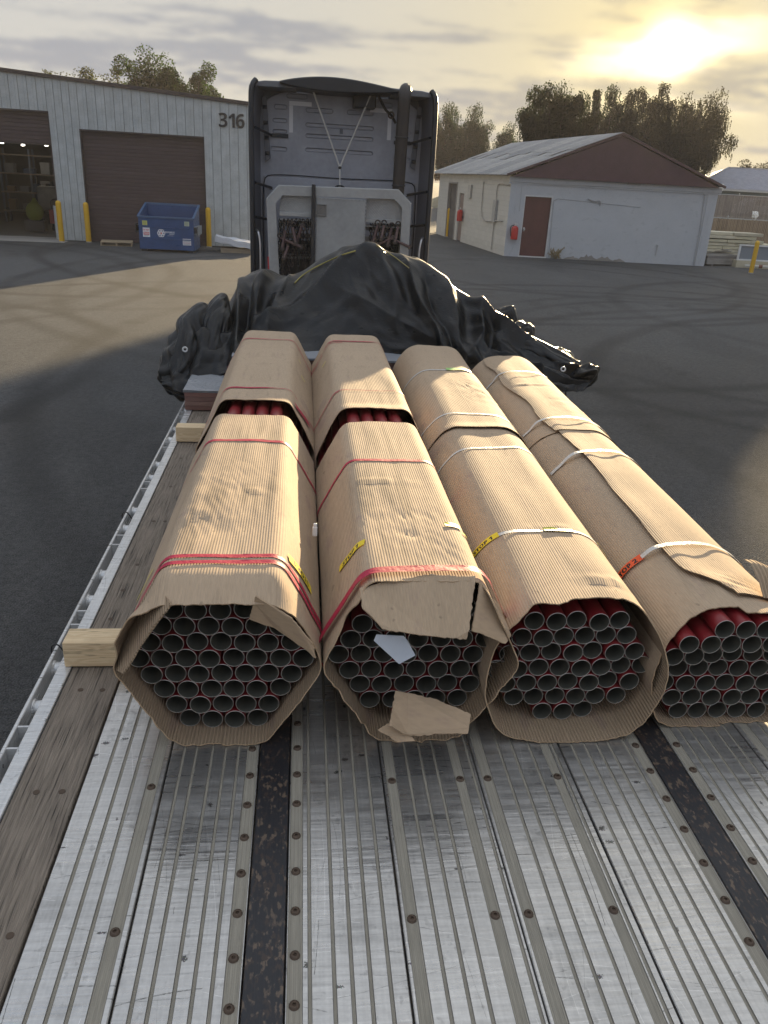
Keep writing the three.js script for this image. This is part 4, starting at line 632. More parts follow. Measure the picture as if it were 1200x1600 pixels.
{ // first bundle from the left
  const B = makeBundle({ label: 'leftmost cardboard-wrapped pipe bundle with doubled red tape, beside the pine blocks', poly: HEX(0.284, 0.156, 0.125, 0.49, 0.25), round: 0.035, xn: -0.702, xf: -0.702, zFar: -5.4, seed: 3, ox: 0.0321, smudge: [[0.0, -2.42, 0.11, 0.14, 0.34], [0.02, -3.0, 0.08, 0.35, 0.22], [-0.06, -2.15, 0.05, 0.16, 0.3], [0.06, -2.6, 0.02, 0.1, 0.3]], rows: rowsHex, pitch: 0.0642, dy: 0.0511, pipeZ: -1.872,
    dents: [[-0.02, -2.5, 0.07, 0.28, 0.0028, 'ripple'], [0.05, -2.5, 0.05, 0.03, 0.006, 'crease'], [-0.06, -2.62, 0.05, 0.03, 0.004, 'crease'], [-0.05, -2.28, 0.06, 0.12, 0.004, 'ripple'], [-0.05, -2.2, 0.05, 0.1, -0.006], [0.0, -3.1, 0.05, 0.3, 0.004], [0.14, -2.2, 0.05, 0.3, 0.012]] });
  B.sleeve({ z0: -1.785, z1: -3.405, grow: 0.0, lip: a => -0.015 - 0.055 * bump1(a, 0.0, 0.07) * 0  - 0.03 * bump1(a, 0.2, 0.05) + n3(a * 9, 3, 1) * 0.012,
    shape: (p, a, z, d) => { const q = smooth(0.125, 0.0, -d); p.y -= q * q * 0.038 * smooth(0.15, 0.09, aDist(a, 0)); p.x -= q * q * 0.028 * smooth(0.06, 0.02, aDist(a, 0.83)) ; } }, 'cardboard_sleeve');
  B.sleeve({ z0: -3.60, z1: -5.4, grow: 0.004, lip: a => 0.03 * smooth(0.12, 0.3, aDist(a, 0)) + 0.06 * smooth(0.2, 0.4, aDist(a, 0)), shape: (p, a, z, d) => { const q = smooth(0.12, 0.0, -d); p.y += q * 0.012 * smooth(0.16, 0.05, aDist(a, 0)); } }, 'cardboard_sleeve');
  B.band('red_tape', -1.998, 0.021, mRedTape, { bunch: 0.2, a0: -0.27, a1: 0.3, wave: 0.012 }); B.band('red_tape', -1.958, 0.023, mRedTape, { bunch: 0.2, a0: -0.3, a1: 0.3, wave: 0.016, out: 0.0032 });
  B.band('red_tape', -3.03, 0.026, mRedTape, { bunch: 0.75, wave: 0.03 }); B.band('red_tape', -3.85, 0.02, mRedTape, { bunch: 0.7, wave: 0.03, grow: 0.006 }); B.band('red_tape', -5.1, 0.018, mRedTape, { bunch: 0.65, wave: 0.03, grow: 0.006 });
  { const g = B.sticker('red_tape_wad', 0.155, -3.72, 0.16, 0.05, mRedTape, 0.5, 0.012); }
  B.sticker('stop_sticker', 0.153, -2.06, 0.15, 0.035, mStop1, Math.PI + 0.25); B.sticker('yellow_sticker', -0.2, -2.12, 0.12, 0.022, mYel, 0.1); B.sticker('yellow_sticker', 0.13, -4.75, 0.03, 0.015, mYel, 0.2, 0.012); B.sticker('yellow_sticker', 0.16, -4.5, 0.05, 0.012, mYel, 0.3, 0.012);
  const t = B.t, S = B.surf;
  flap('left_flap', [S(-0.115, -1.93, 0.004), at(266, 944, -1.775), at(232, 990, -1.765), at(190, 1052, -1.765), S(-0.255, -1.82, 0.004), S(-0.2, -1.9, 0.006)], t, mCardIn, 0.003, 0.004, 1.2);
  flap('right_flap', [at(399, 932, -1.80), at(388, 969, -1.835), at(440, 990, -1.83), at(470, 1012, -1.81), at(493, 1030, -1.79), at(487, 1006, -1.79), at(455, 968, -1.79)], t, mCardPlain, 0.004, -0.006);
}
{ // second bundle
  const B = makeBundle({ label: 'second bundle from the left, with torn hanging cardboard flap and white paper tag', poly: HEX(0.282, 0.160, 0.118, 0.49, 0.25), round: 0.04, xn: -0.152, xf: -0.152, zFar: -5.4, seed: 8, ox: 0.030, smudge: [[-0.02, -2.5, 0.09, 0.25, 0.32], [-0.03, -2.15, 0.07, 0.2, 0.3], [0.05, -3.9, 0.05, 0.3, 0.25], [0.0, -3.1, 0.07, 0.2, 0.28]], rows: rowsHex, pitch: 0.0642, dy: 0.0511, pipeZ: -1.885, shift: [0.004, 0.002, -0.003, 0.002, 0, 0, 0.002, 0, 0],
    dents: [[-0.03, -2.6, 0.06, 0.05, 0.005, 'crease'], [0.03, -2.58, 0.06, 0.03, 0.003, 'crease'], [-0.02, -2.25, 0.07, 0.22, 0.003, 'ripple'], [-0.01, -2.3, 0.012, 0.012, -0.008], [0.0, -2.15, 0.012, 0.012, -0.008], [0.05, -2.1, 0.05, 0.2, 0.003, 'ripple'], [-0.06, -2.3, 0.05, 0.3, -0.006]] });
  B.sleeve({ z0: -1.80, z1: -3.34, lip: a => -0.055 * smooth(0.13, 0.09, aDist(a, 0)) - 0.05 * bump1(a, -0.155, 0.03) - 0.028 * Math.max(0, n3(a * 34, 2, 9)) + (aDist(a, 0.62) < 0.13 ? n3(a * 40, 5, 2) * 0.022 : 0), end: a => -0.05 * bump1(a, -0.2, 0.12) * -1 }, 'cardboard_sleeve');
  B.sleeve({ z0: -3.515, z1: -5.36, grow: 0.004, lip: a => 0.06 * smooth(0.1, 0.26, aDist(a, 0)) + 0.05 * smooth(0.2, 0.4, aDist(a, 0)), shape: (p, a, z, d) => { const q = smooth(0.12, 0.0, -d); p.y += q * 0.010 * smooth(0.16, 0.05, aDist(a, 0)); } }, 'cardboard_sleeve');
  B.band('red_tape', -1.902, 0.034, mRedTape, { bunch: 0.15, a0: -0.24, a1: 0.27, wave: 0.02, out: 0.013 }); B.band('red_tape', -1.888, 0.016, mRedTape, { bunch: 0.4, a0: -0.3, a1: 0.3, wave: 0.016, out: 0.0155 });
  B.band('red_tape', -2.83, 0.024, mRedTape, { bunch: 0.7, wave: 0.03 }); B.band('red_tape', -3.86, 0.016, mRedTape, { bunch: 0.6, wave: 0.03, grow: 0.006 }); B.band('red_tape', -5.12, 0.02, mRedTape, { bunch: 0.6, wave: 0.03, grow: 0.006 }); B.band('red_tape', -5.07, 0.012, mRedTape, { bunch: 0.6, wave: 0.03, grow: 0.006, a0: -0.3, a1: -0.05 });
  B.sticker('stop_sticker', -0.128, -2.12, 0.13, 0.032, mStop1, -0.2); B.sticker('stop_sticker', 0.083, -2.22, 0.05, 0.03, mYel, 0); B.sticker('yellow_sticker', 0.12, -2.2, 0.07, 0.014, mYel, 0.35); B.sticker('yellow_sticker', -0.14, -4.75, 0.05, 0.014, mYel, -0.3, 0.012);
  const t = B.t, S = B.surf;
  flap('hanging_flap', [S(-0.112, -1.862, 0.004), at(566, 952, -1.80), at(578, 962, -1.77), at(598, 984, -1.745), at(640, 990, -1.735), at(688, 996, -1.735), at(728, 1000, -1.74), at(733, 985, -1.75), S(0.083, -1.872, 0.006), S(0, -1.873, 0.008)], t, mCard, 0.005, 0.004, 1.57);
  flap('hanging_flap', [S(0.09, -1.86, 0.004), at(737, 985, -1.765), at(766, 996, -1.775), at(788, 1006, -1.79), S(0.2, -1.83, 0.004), S(0.14, -1.85, 0.006)], t, mCardPlain, 0.003, 0.002);
  flap('bottom_flap', [at(616, 1083, -1.80), at(606, 1138, -1.69), at(640, 1152, -1.70), at(728, 1150, -1.70), at(733, 1120, -1.745), at(680, 1096, -1.79)], t, mCardPlain, 0.004, 0.016);
  flap('bottom_flap', [at(606, 1130, -1.72), at(590, 1140, -1.70), at(622, 1160, -1.69), at(648, 1158, -1.69), at(640, 1146, -1.71)], t, mCardPlain, 0.003, 0);
  { const o = flap('paper_tag', [at(588, 991, -1.80), at(584, 1001, -1.79), at(623, 1037, -1.775), at(648, 1023, -1.785), at(636, 1000, -1.80), at(630, 993, -1.80)], t, G([0.62, 0.66, 0.72], 0.6), 0.0004, 0.004); }
}
{ // third bundle: rounder
  const h = 0.425;
  const B = makeBundle({ label: 'third bundle from the left, rounded cardboard with white straps and green tape', poly: [[-0.15, h], [0.155, h], [0.247, h * 0.74], [0.278, h * 0.42], [0.20, 0.01], [0.05, 0], [-0.1, 0], [-0.215, 0.02], [-0.278, h * 0.42], [-0.242, h * 0.74]], round: 0.08, xn: 0.297, xf: 0.402, zFar: -5.4, seed: 14, ox: 0.002, smudge: [[0.06, -2.8, 0.03, 0.5, 0.2], [0.1, -4.2, 0.05, 0.3, 0.3], [0.02, -2.0, 0.05, 0.2, 0.15]], rows: [5, 6, 7, 8, 7, 8, 5], dy: 0.0518, jit: 0.0012, pitch: 0.0632, pipeZ: -1.885, hf: 1.0, zj: 0.009,
    dents: [[0.03, -2.35, 0.05, 0.03, 0.008, 'crease'], [0.07, -1.98, 0.05, 0.05, 0.006, 'crease'], [0.1, -4.2, 0.1, 0.25, 0.005, 'ripple'], [0.06, -3.0, 0.03, 0.4, 0.003]] });
  B.sleeve({ z0: -1.80, z1: -3.50, lip: a => -0.05 * smooth(0.16, 0.10, aDist(a, 0.03)) - 0.03 * smooth(0.26, 0.18, aDist(a, 0.0)) + 0.035 * smooth(0.02, 0.0, aDist(a, -0.015)) * 0 + 0.03 * bump1(a, -0.05, 0.03) + n3(a * 40, 3, 2) * 0.01 * smooth(0.2, 0.1, aDist(a, 0)) + 0.02 * bump1(a, 0.5, 0.15) }, 'cardboard_sleeve');
  B.sleeve({ z0: -3.475, z1: -5.4, grow: 0.007, lip: a => 0.09 * (aSigned(a, 0)) + 0.02 * n3(a * 5, 1, 1), shape: (p, a, z, d) => { const q = smooth(0.1, 0.0, -d); p.y += q * 0.008 * smooth(0.2, 0.08, aDist(a, 0)); } }, 'cardboard_sleeve');
  B.band('white_strap', -2.33, 0.019, mWhiteTape, { a0: -0.24, a1: 0.3, wave: 0.02 }); B.band('white_strap', -3.2, 0.017, mWhiteTape, { a0: -0.2, a1: 0.16, wave: 0.02, slant: -0.1 }); B.band('white_strap', -3.70, 0.018, mWhiteTape, { a0: -0.2, a1: 0.16, wave: 0.02, slant: 0.15, grow: 0.007 }); B.band('white_strap', -4.66, 0.018, mWhiteTape, { a0: -0.26, a1: 0.02, wave: 0.02, grow: 0.007 });
  B.sticker('green_tape', 0.045, -4.66, 0.15, 0.055, mGreenTape, 0, 0.013); B.sticker('stop_sticker', -0.133, -2.325, 0.125, 0.034, mStop1, 0.02); B.sticker('yellow_sticker', 0.035, -2.33, 0.10, 0.026, M([0.50, 0.50, 0.06], 0.5, { side: THREE.DoubleSide }), 0, 0.006); B.sticker('yellow_sticker', -0.225, -4.62, 0.06, 0.035, mYel, 0, 0.012); B.sticker('yellow_sticker', 0.16, -4.6, 0.11, 0.014, mYel, 0.2, 0.012); B.sticker('yellow_sticker', 0.16, -2.33, 0.1, 0.014, mYel, 0.0, 0.006);
}
{ // fourth bundle: overlapping sheet and a curled flap
  const h = 0.39;
  const B = makeBundle({ label: 'rightmost bundle with orange STOP 2 sticker and curled corrugated flap', poly: [[-0.11, h], [0.12, h], [0.228, h * 0.76], [0.256, h * 0.42], [0.205, 0.0], [-0.205, 0.0], [-0.256, h * 0.42], [-0.225, h * 0.76]], round: 0.075, xn: 0.785, xf: 0.9, zFar: -5.3, seed: 21, ox: 0.0, smudge: [[0.1, -4.0, 0.08, 0.3, 0.2]], rows: [5, 6, 7, 6, 7, 6, 5], dy: 0.0515, jit: 0.001, pitch: 0.0632, pipeZ: -1.87, sx: 1.0, rowZ: (r, k) => (r >= 5 ? 0.03 : 0) + (r === 4 && k < -1 ? 0.02 : 0),
    dents: [[0.0, -4.45, 0.06, 0.04, 0.008, 'crease'], [0.1, -4.0, 0.1, 0.3, 0.004, 'ripple'], [-0.02, -2.0, 0.08, 0.1, 0.004, 'ripple']] });
  B.sleeve({ z0: -1.82, z1: -3.60, lip: a => { const s = aSigned(a, 0); return s < 0 ? -0.02 - 0.05 * smooth(-0.25, -0.05, s) : -0.035 + 0.02 * n3(a * 20, 1, 1); }, end: a => -0.02 * Math.sin(a * 20) }, 'cardboard_sleeve');
  B.sleeve({ z0: -3.57, z1: -5.3, grow: 0.007, lip: a => 0.12 * aSigned(a, 0) }, 'cardboard_sleeve');
  // the second layer of sheet lying over the right side, its long edge showing
  const over = (name, z0, z1, aL, aR, o0, up) => {
    const NA = 46, NZ = 70, mk = (d, flip) => { const pos = [], uv = [], idx = []; for (let j = 0; j <= NZ; j++) for (let i = 0; i <= NA; i++) { const r = j / NZ, z = mix(z0, z1, r), aa = aL(z) , a = mix(aa, aR, i / NA), lift = up * Math.exp(-Math.pow(i / 5, 2)) * (0.6 + 0.5 * n3(z * 3, 2, 1)), p = B.surf(a, z + (i / NA - 0.4) * 0.02, o0 + d + lift); pos.push(p.x, p.y, p.z); uv.push(a * B.sec.len, z); } for (let j = 0; j < NZ; j++) for (let i = 0; i < NA; i++) { const q = j * (NA + 1) + i; flip ? idx.push(q, q + NA + 1, q + 1, q + 1, q + NA + 1, q + NA + 2) : idx.push(q, q + 1, q + NA + 1, q + 1, q + NA + 2, q + NA + 1); } const g = new THREE.BufferGeometry(); g.setAttribute('position', new THREE.Float32BufferAttribute(pos, 3)); g.setAttribute('uv', new THREE.Float32BufferAttribute(uv, 2)); g.setIndex(idx); g.computeVertexNormals(); return g; };
    return mesh(name, [mk(0.004, false), mk(0, true)], mCard, B.t, true);
  };
  over('outer_sheet', -1.93, -3.58, z => -0.055 - 0.02 * n3(z * 1.5, 3, 1) + 0.06 * smooth(-2.12, -1.94, z), 0.36, 0.006, 0.012);
  over('outer_sheet', -3.56, -5.25, z => -0.075 + 0.03 * n3(z * 2.2, 7, 1) - 0.03 * smooth(-4.0, -4.6, z), 0.36, 0.012, 0.012);
  const oB4 = a => 0.006 + 0.019 * smooth(-0.13, -0.075, a) - 0.010 * smooth(0.0, 0.08, a), oB5 = a => 0.012 + 0.02 * smooth(-0.14, -0.09, a) - 0.010 * smooth(0.0, 0.08, a);
  B.band('white_strap', -2.27, 0.022, mWhiteTape, { a0: -0.108, a1: 0.28, wave: 0.03, outFn: oB4, bunch: 0.35 }); B.band('white_strap', -3.22, 0.026, mWhiteTape, { a0: -0.16, a1: 0.2, wave: 0.02, outFn: oB4, slant: -0.1 }); B.band('white_strap', -3.73, 0.022, mWhiteTape, { a0: -0.16, a1: 0.2, wave: 0.02, outFn: oB5, slant: 0.1 }); B.band('white_strap', -4.75, 0.018, mWhiteTape, { a0: -0.26, a1: 0.1, wave: 0.02, outFn: oB5 });
  B.sticker('stop_sticker', -0.15, -2.262, 0.135, 0.036, mStop2, 0.1, 0.009);
  const S = B.surf;
  // curled flap: its corrugated underside faces the camera
  { const NA = 40, NZ = 14, pos = [], uv = [], idx = []; for (let j = 0; j <= NZ; j++) for (let i = 0; i <= NA; i++) { const u = i / NA, v = j / NZ, a = mix(0.055, 0.30, u) - 0.012 * v, q = S(a, -1.925 - 0.125 * v + 0.006 * n3(u * 9, 1) * v, 0.013 + 0.062 * Math.sin(v * 1.75) + 0.012 * n3(u * 6, v * 2, 4) * v); pos.push(q.x, q.y, q.z); uv.push(u * 0.34, v * 0.12); } for (let j = 0; j < NZ; j++) for (let i = 0; i < NA; i++) { const q = j * (NA + 1) + i; idx.push(q, q + 1, q + NA + 1, q + 1, q + NA + 2, q + NA + 1); } const g = new THREE.BufferGeometry(); g.setAttribute('position', new THREE.Float32BufferAttribute(pos, 3)); g.setAttribute('uv', new THREE.Float32BufferAttribute(uv, 2)); g.setIndex(idx); g.computeVertexNormals(); mesh('curled_flap', g, M([0.95, 0.93, 0.9], 0.9, { map: cardMap, bumpMap: fluteDeep, bumpScale: 0.008, side: THREE.DoubleSide }), B.t, true); }
}
{ const p = at(492, 829, -2.35); const t = thing('tag_clip', 'small white plastic clip stuck between the first and second bundle', 'clip', p.toArray()); mesh('clip_body', [rbox(-0.008, 0.008, -0.02, 0.015, -0.005, 0.005, 0.004), rbox(-0.005, 0.007, 0.013, 0.026, -0.004, 0.004, 0.003)], M([0.75, 0.75, 0.74], 0.5), t); }

// ---------------------------------------------------------------- low wrapped stacks in front of the tarp
{
  const film = PM([0.34, 0.35, 0.37], 0.28, { bumpMap: tex(512, 512, (u, v) => clamp(0.5 + fbm(u * 7, v * 40, 3, 4) * 0.9), false, 0.6, 0.6), bumpScale: 0.012, clearcoat: 0.6, clearcoatRoughness: 0.2 });
  const reds = [[0.20, 0.10, 0.08], [0.26, 0.15, 0.12], [0.17, 0.09, 0.075]].map(c => G(c, 0.6));
  const stack = (label, x0, x1, z0, z1, h, topM) => { const t = thing('wrapped_stack', label, 'wrapped stack', [0, DECK + 0.009, 0]); const n = Math.round(h / 0.03); for (let i = 0; i < n; i++) mesh('board', rbox(x0 + rr(0, 0.006), x1, i * h / n + 0.0005, (i + 1) * h / n - 0.0005, z1, z0 - rr(0, 0.006), 0.003), reds[i % 3], t); const g = new THREE.BoxGeometry(x1 - x0 + 0.012, 0.014, z0 - z1, 16, 1, 40), P = g.attributes.position; for (let i = 0; i < P.count; i++) if (P.getY(i) > 0) P.setY(i, P.getY(i) + n3(P.getX(i) * 6, P.getZ(i) * 11, 4) * 0.008); g.computeVertexNormals(); mesh('film_wrap', g.translate((x0 + x1) / 2, h + 0.007, (z0 + z1) / 2), topM, t); return t; };
  stack('film-wrapped stack of reddish boards left of the first bundle, under the tarp edge', -1.255, -0.985, -5.13, -7.2, 0.12, film);
  stack('film-wrapped pale-topped stack behind the far ends of the bundles', -0.97, 1.15, -5.52, -7.2, 0.27, PM([0.30, 0.31, 0.33], 0.35, { clearcoat: 0.4 }));
}

// ---------------------------------------------------------------- black tarp heaped over the front of the load
{
  const t = thing('black_tarp', 'big crumpled black tarp heaped across the trailer in front of the cab', 'tarp');
  // columns from left to right: front hem, middle, crest (each where it stands), then down the back
  const C = [
    [[262, 612, -5.62], [254, 590, -5.7], [268, 556, -5.95]], [[300, 621, -5.5], [284, 575, -5.66], [298, 513, -6.15]], [[345, 585, -5.55], [338, 535, -5.8], [345, 487, -6.35]], [[378, 566, -5.6], [372, 505, -5.95], [379, 437, -6.6]],
    [[405, 556, -5.65], [402, 490, -6.05], [410, 424, -6.5]], [[450, 552, -5.7], [444, 490, -6.05], [452, 432, -6.6]], [[490, 553, -5.75], [495, 478, -6.1], [500, 404, -6.75]], [[535, 553, -5.8], [538, 466, -6.05], [541, 386, -6.6]], [[590, 552, -5.8], [582, 468, -6.0], [572, 381, -6.45]],
    [[640, 555, -5.75], [632, 476, -5.95], [615, 395, -6.35]], [[690, 562, -5.65], [676, 488, -5.85], [662, 409, -6.25]], [[722, 574, -5.5], [712, 510, -5.8], [704, 443, -6.2]], [[765, 572, -5.36], [754, 535, -5.75], [748, 470, -6.1]], [[800, 578, -5.32], [790, 550, -5.65], [790, 494, -6.0]],
    [[842, 604, -5.26], [838, 578, -5.5], [838, 534, -5.95]], [[880, 613, -5.28], [884, 592, -5.45], [882, 552, -5.75]], [[912, 612, -5.32], [926, 596, -5.5], [906, 564, -5.7]]];
  const cols = C.map(c => { const q = c.map(p => at(...p)), cr = q[2]; return [q[0], q[1], cr, cr.clone().add(V(0, -0.2, -0.42)), cr.clone().setY(Math.max(DECK + 0.02, cr.y - 0.75)).add(V(0, 0, -0.75))]; });
  const rows = [0, 1, 2, 3, 4].map(k => new THREE.CatmullRomCurve3(cols.map(c => c[k]), false, 'centripetal'));
  const NS = 300, NV = 150, n = C.length - 1;
  // folds: [column, v, column, v, height, width]
  const F = [[8.2, 0.47, 3.8, 0.16, 0.075, 0.075], [9.2, 0.50, 10.3, 0.02, 0.055, 0.05], [10.6, 0.5, 11.3, 0.04, 0.06, 0.06], [12.1, 0.46, 11.6, 0.05, 0.07, 0.05], [12.1, 0.46, 15.2, 0.3, 0.06, 0.06], [3.1, 0.5, 2.7, 0.02, 0.06, 0.045], [4.2, 0.49, 3.9, 0.2, 0.06, 0.045], [5.1, 0.48, 4.3, 0.1, 0.05, 0.05], [2.0, 0.5, 1.3, 0.0, 0.04, 0.04], [1.2, 0.5, 0.5, 0.05, 0.04, 0.035], [8.3, 0.5, 8.8, 0.1, 0.035, 0.06], [7.0, 0.3, 9.6, 0.1, 0.03, 0.06], [13.5, 0.45, 16, 0.35, 0.045, 0.035], [12.5, 0.2, 16, 0.16, 0.05, 0.05], [14, 0.5, 15.5, 0.25, 0.035, 0.03], [6.3, 0.5, 4.9, 0.3, 0.03, 0.05], [9.9, 0.35, 9.0, 0.02, 0.025, 0.05], [11.8, 0.3, 12.8, 0.02, 0.03, 0.04], [0.3, 0.5, 2.2, 0.25, 0.035, 0.04]];
  const base = (s, v) => { const p = rows.map(r => r.getPoint(s)); const c = new THREE.CatmullRomCurve3(p, false, 'centripetal'); return v => c.getPoint(v); };
  const grid = [], pos = [], uv = [], idx = [];
  for (let i = 0; i <= NS; i++) { const f = base(i / NS); const line = []; for (let j = 0; j <= NV; j++) line.push(f(j / NV)); grid.push(line); }
  const dist = (s, v, f) => { const sx = 0.2, sv = 2.4, ax = f[0] * sx, ay = f[1] * sv, bx = f[2] * sx, by = f[3] * sv, px = s * sx, py = v * sv, dx = bx - ax, dy = by - ay, t = clamp(((px - ax) * dx + (py - ay) * dy) / (dx * dx + dy * dy)); return Math.hypot(px - ax - dx * t, py - ay - dy * t); };
  const tri = x => Math.abs(((x % 1) + 1) % 1 - 0.5) * 4 - 1;
  const facets = (x, y, k) => { const wx = n3(x * 0.9, y * 0.9, 1.3 + k) * 0.8, wy = n3(x * 0.9, y * 0.9, 5.3 + k) * 0.8; const a = x + wx, b = y + wy; return tri(a * 0.9 + b * 0.55) * 0.5 + tri(-a * 0.6 + b * 1.0 + 0.3) * 0.4 + tri(a * 1.7 - b * 0.4 + 0.7) * 0.25; };
  const top = grid.map((line, i) => line.map((p, j) => {
    const a = grid[Math.min(NS, i + 1)][j], b = grid[Math.max(0, i - 1)][j], c = line[Math.min(NV, j + 1)], d = line[Math.max(0, j - 1)], nn = a.clone().sub(b).cross(c.clone().sub(d)).normalize(); if (nn.y < 0 && nn.z < 0) nn.negate();
    const s = i / NS * n, v = j / NV; let h = 0;
    const wx = n3(s * 0.6, v * 5, 1.2) * 0.5, wy = n3(s * 0.6, v * 5, 7.2) * 0.05;
    for (const f of F) { const q = dist(s + wx * 0.5, v + wy * 0.5, f) / f[5]; h += f[4] * (Math.exp(-q * 1.25) * 0.8 + 0.2 * Math.exp(-q * q)) - f[4] * 0.35 * Math.exp(-Math.pow(q - 2.2, 2)); }
    const side = smooth(4.5, 2.5, s) + smooth(11.5, 13.5, s);
    const r1 = 1 - Math.abs(n3(s * 0.75 + wx * 2, v * 4.5 + s * 0.35, 3.3)) * 2.2, r2 = 1 - Math.abs(n3(s * 2.1 + wx, v * 9 - s * 0.5, 6.3)) * 2.2, r3 = 1 - Math.abs(n3(s * 5.2, v * 21 + s, 9.3)) * 2.2;
    h += facets(s * 0.2 * 1.5, v * 2.6 * 1.1, 0) * (0.028 + 0.008 * side) + facets(s * 0.2 * 4.2, v * 2.6 * 3.2, 3) * (0.007 + 0.001 * side);
    h += (r1 - 0.4) * (0.008 + 0.02 * side) + (r2 - 0.4) * (0.003 + 0.007 * side) + (r3 - 0.4) * (0.0006 + 0.0008 * side);
    const keep = 1 - 0.8 * Math.exp(-Math.pow((v - 0.5) / 0.05, 2));
    return p.clone().addScaledVector(nn, h * keep * smooth(0, 0.04, v + 0.02));
  }));
  for (let i = 0; i <= NS; i++) for (let j = 0; j <= NV; j++) { const p = top[i][j]; pos.push(p.x, p.y, p.z); uv.push(i / NS * 3.6, j / NV * 3.2); }
  const W = NV + 1; for (let i = 0; i < NS; i++) for (let j = 0; j < NV; j++) { const q = i * W + j; idx.push(q, q + W, q + 1, q + 1, q + W, q + W + 1); }
  const g = new THREE.BufferGeometry(); g.setAttribute('position', new THREE.Float32BufferAttribute(pos, 3)); g.setAttribute('uv', new THREE.Float32BufferAttribute(uv, 2)); g.setIndex(idx); g.computeVertexNormals();
  mesh('tarp_sheet', g, mTarp, t, true);
  // bunched ends: a crumpled bag-like gathering left and right, and loose wads on the right
  // pleats run from end to end of each gathering, along its axis
  const wad = (name, c, ax, len, r, sd, pl = 4, k2 = 0.2) => {
    const s = new THREE.SphereGeometry(1, 140, 90), P = s.attributes.position;
    for (let i = 0; i < P.count; i++) {
      const x = P.getX(i), y = P.getY(i), z = P.getZ(i), tw = n3(y * 1.4, sd, 0.3) * 0.9, cx = x * Math.cos(tw) - z * Math.sin(tw), cz = x * Math.sin(tw) + z * Math.cos(tw), h = Math.hypot(cx, cz) || 1;
      const f1 = 1 - Math.abs(n3(cx / h * pl * 0.42 + sd, cz / h * pl * 0.42, y * 0.9)) * 2.4, f2 = 1 - Math.abs(n3(cx / h * pl * 0.9, cz / h * pl * 0.9 + sd, y * 2.2)) * 2.2, dent = n3(x * 1.1, y * 1.3 + sd, z * 1.1) * 0.3;
      const k = 0.80 + (f1 * k2 * 0.6 + f2 * k2 * 0.2 + facets(Math.atan2(cx, cz) * 0.9 + sd, y * 1.1, sd) * k2 * 0.5) * Math.min(1, h * 1.3) + dent;
      P.setXYZ(i, x * k * r, y * (0.92 + dent * 0.5) * len, z * k * r);
    }
    s.computeVertexNormals(); s.applyQuaternion(new THREE.Quaternion().setFromUnitVectors(V(0, 1, 0), ax.normalize())); s.translate(...c.toArray()); return mesh(name, s, mTarp, t, true);
  };
  const span = (name, a, b, r, sd, pl, k2) => wad(name, a.clone().add(b).multiplyScalar(0.5), b.clone().sub(a), a.distanceTo(b) / 2, r, sd, pl, k2);
  span('gathered_end', at(276, 632, -5.6), at(322, 470, -6.2), 0.17, 2.2, 4, 0.22); span('gathered_end', at(262, 618, -5.72), at(290, 525, -5.95), 0.13, 12.2, 3, 0.2); span('gathered_end', at(318, 618, -5.55), at(352, 455, -6.3), 0.15, 22.2, 4, 0.22);
  span('gathered_end', at(760, 520, -6.0), at(918, 588, -5.5), 0.115, 4.4, 3, 0.14); span('gathered_end', at(900, 572, -5.55), at(922, 606, -5.45), 0.13, 6.4, 3, 0.16); span('gathered_end', at(790, 570, -5.5), at(905, 605, -5.42), 0.085, 9.4, 3, 0.13);
  span('loose_fold', at(770, 490, -6.6), at(812, 500, -6.5), 0.09, 17.1, 3, 0.12); span('loose_fold', at(795, 512, -6.35), at(838, 530, -6.2), 0.105, 27.1, 3, 0.13); span('loose_fold', at(838, 548, -6.05), at(905, 572, -5.75), 0.095, 37.1, 3, 0.13);
  // things laid along the sheet: nearest grid point to a pixel
  const proj = p => { const q = p.clone().applyMatrix4(camera.matrixWorldInverse); return [600 + FOC * q.x / -q.z, 800 - FOC * q.y / -q.z]; };
  const cand = []; for (let i = 0; i <= NS; i += 2) for (let j = 4; j <= NV * 0.52; j++) cand.push([top[i][j], ...proj(top[i][j])]);
  const pick = (px, py) => { let b = null, bd = 1e9; for (const c of cand) { const d = Math.hypot(c[1] - px, c[2] - py); if (d < bd) { bd = d; b = c[0]; } } const d = camera.position.clone().sub(b).normalize(); return b.clone().addScaledVector(d, 0.02); };
  const edge = []; for (let k = 0; k <= 6; k++) { const u = k / 6; edge.push(pick(mix(458, 556, u), mix(441, 391, u) - 9 * Math.sin(u * 3.14) * 0.6)); }
  mesh('yellow_edge', tube(edge, 0.0055, 60, 6), M([0.30, 0.25, 0.05], 0.5), t);
  const edge2 = []; for (let k = 0; k <= 4; k++) { const u = k / 4; edge2.push(pick(mix(588, 640, u), mix(384, 418, u))); }
  mesh('yellow_edge', tube(edge2, 0.0045, 40, 6), M([0.25, 0.21, 0.06], 0.5), t);
  for (const [px, py, z] of [[289, 546, -5.46], [880, 577, -5.34]]) { const p = at(px, py, z), q = new THREE.Quaternion().setFromUnitVectors(V(0, 0, 1), camera.position.clone().sub(p).add(V(0, 0.3, 0)).normalize()); mesh('grommet', [new THREE.TorusGeometry(0.0145, 0.0055, 10, 24).applyQuaternion(q).translate(...p.toArray()), new THREE.TorusGeometry(0.011, 0.003, 6, 20).applyQuaternion(q).translate(p.x, p.y - 0.001, p.z - 0.004)], mSteel, t); }
  { const a = at(884, 612, -5.4); mesh('tie_cord', tube([a, a.clone().add(V(0.004, -0.06, 0)), a.clone().add(V(-0.004, -0.16, 0.01))], 0.006, 20, 6), mBlack, t); }
}

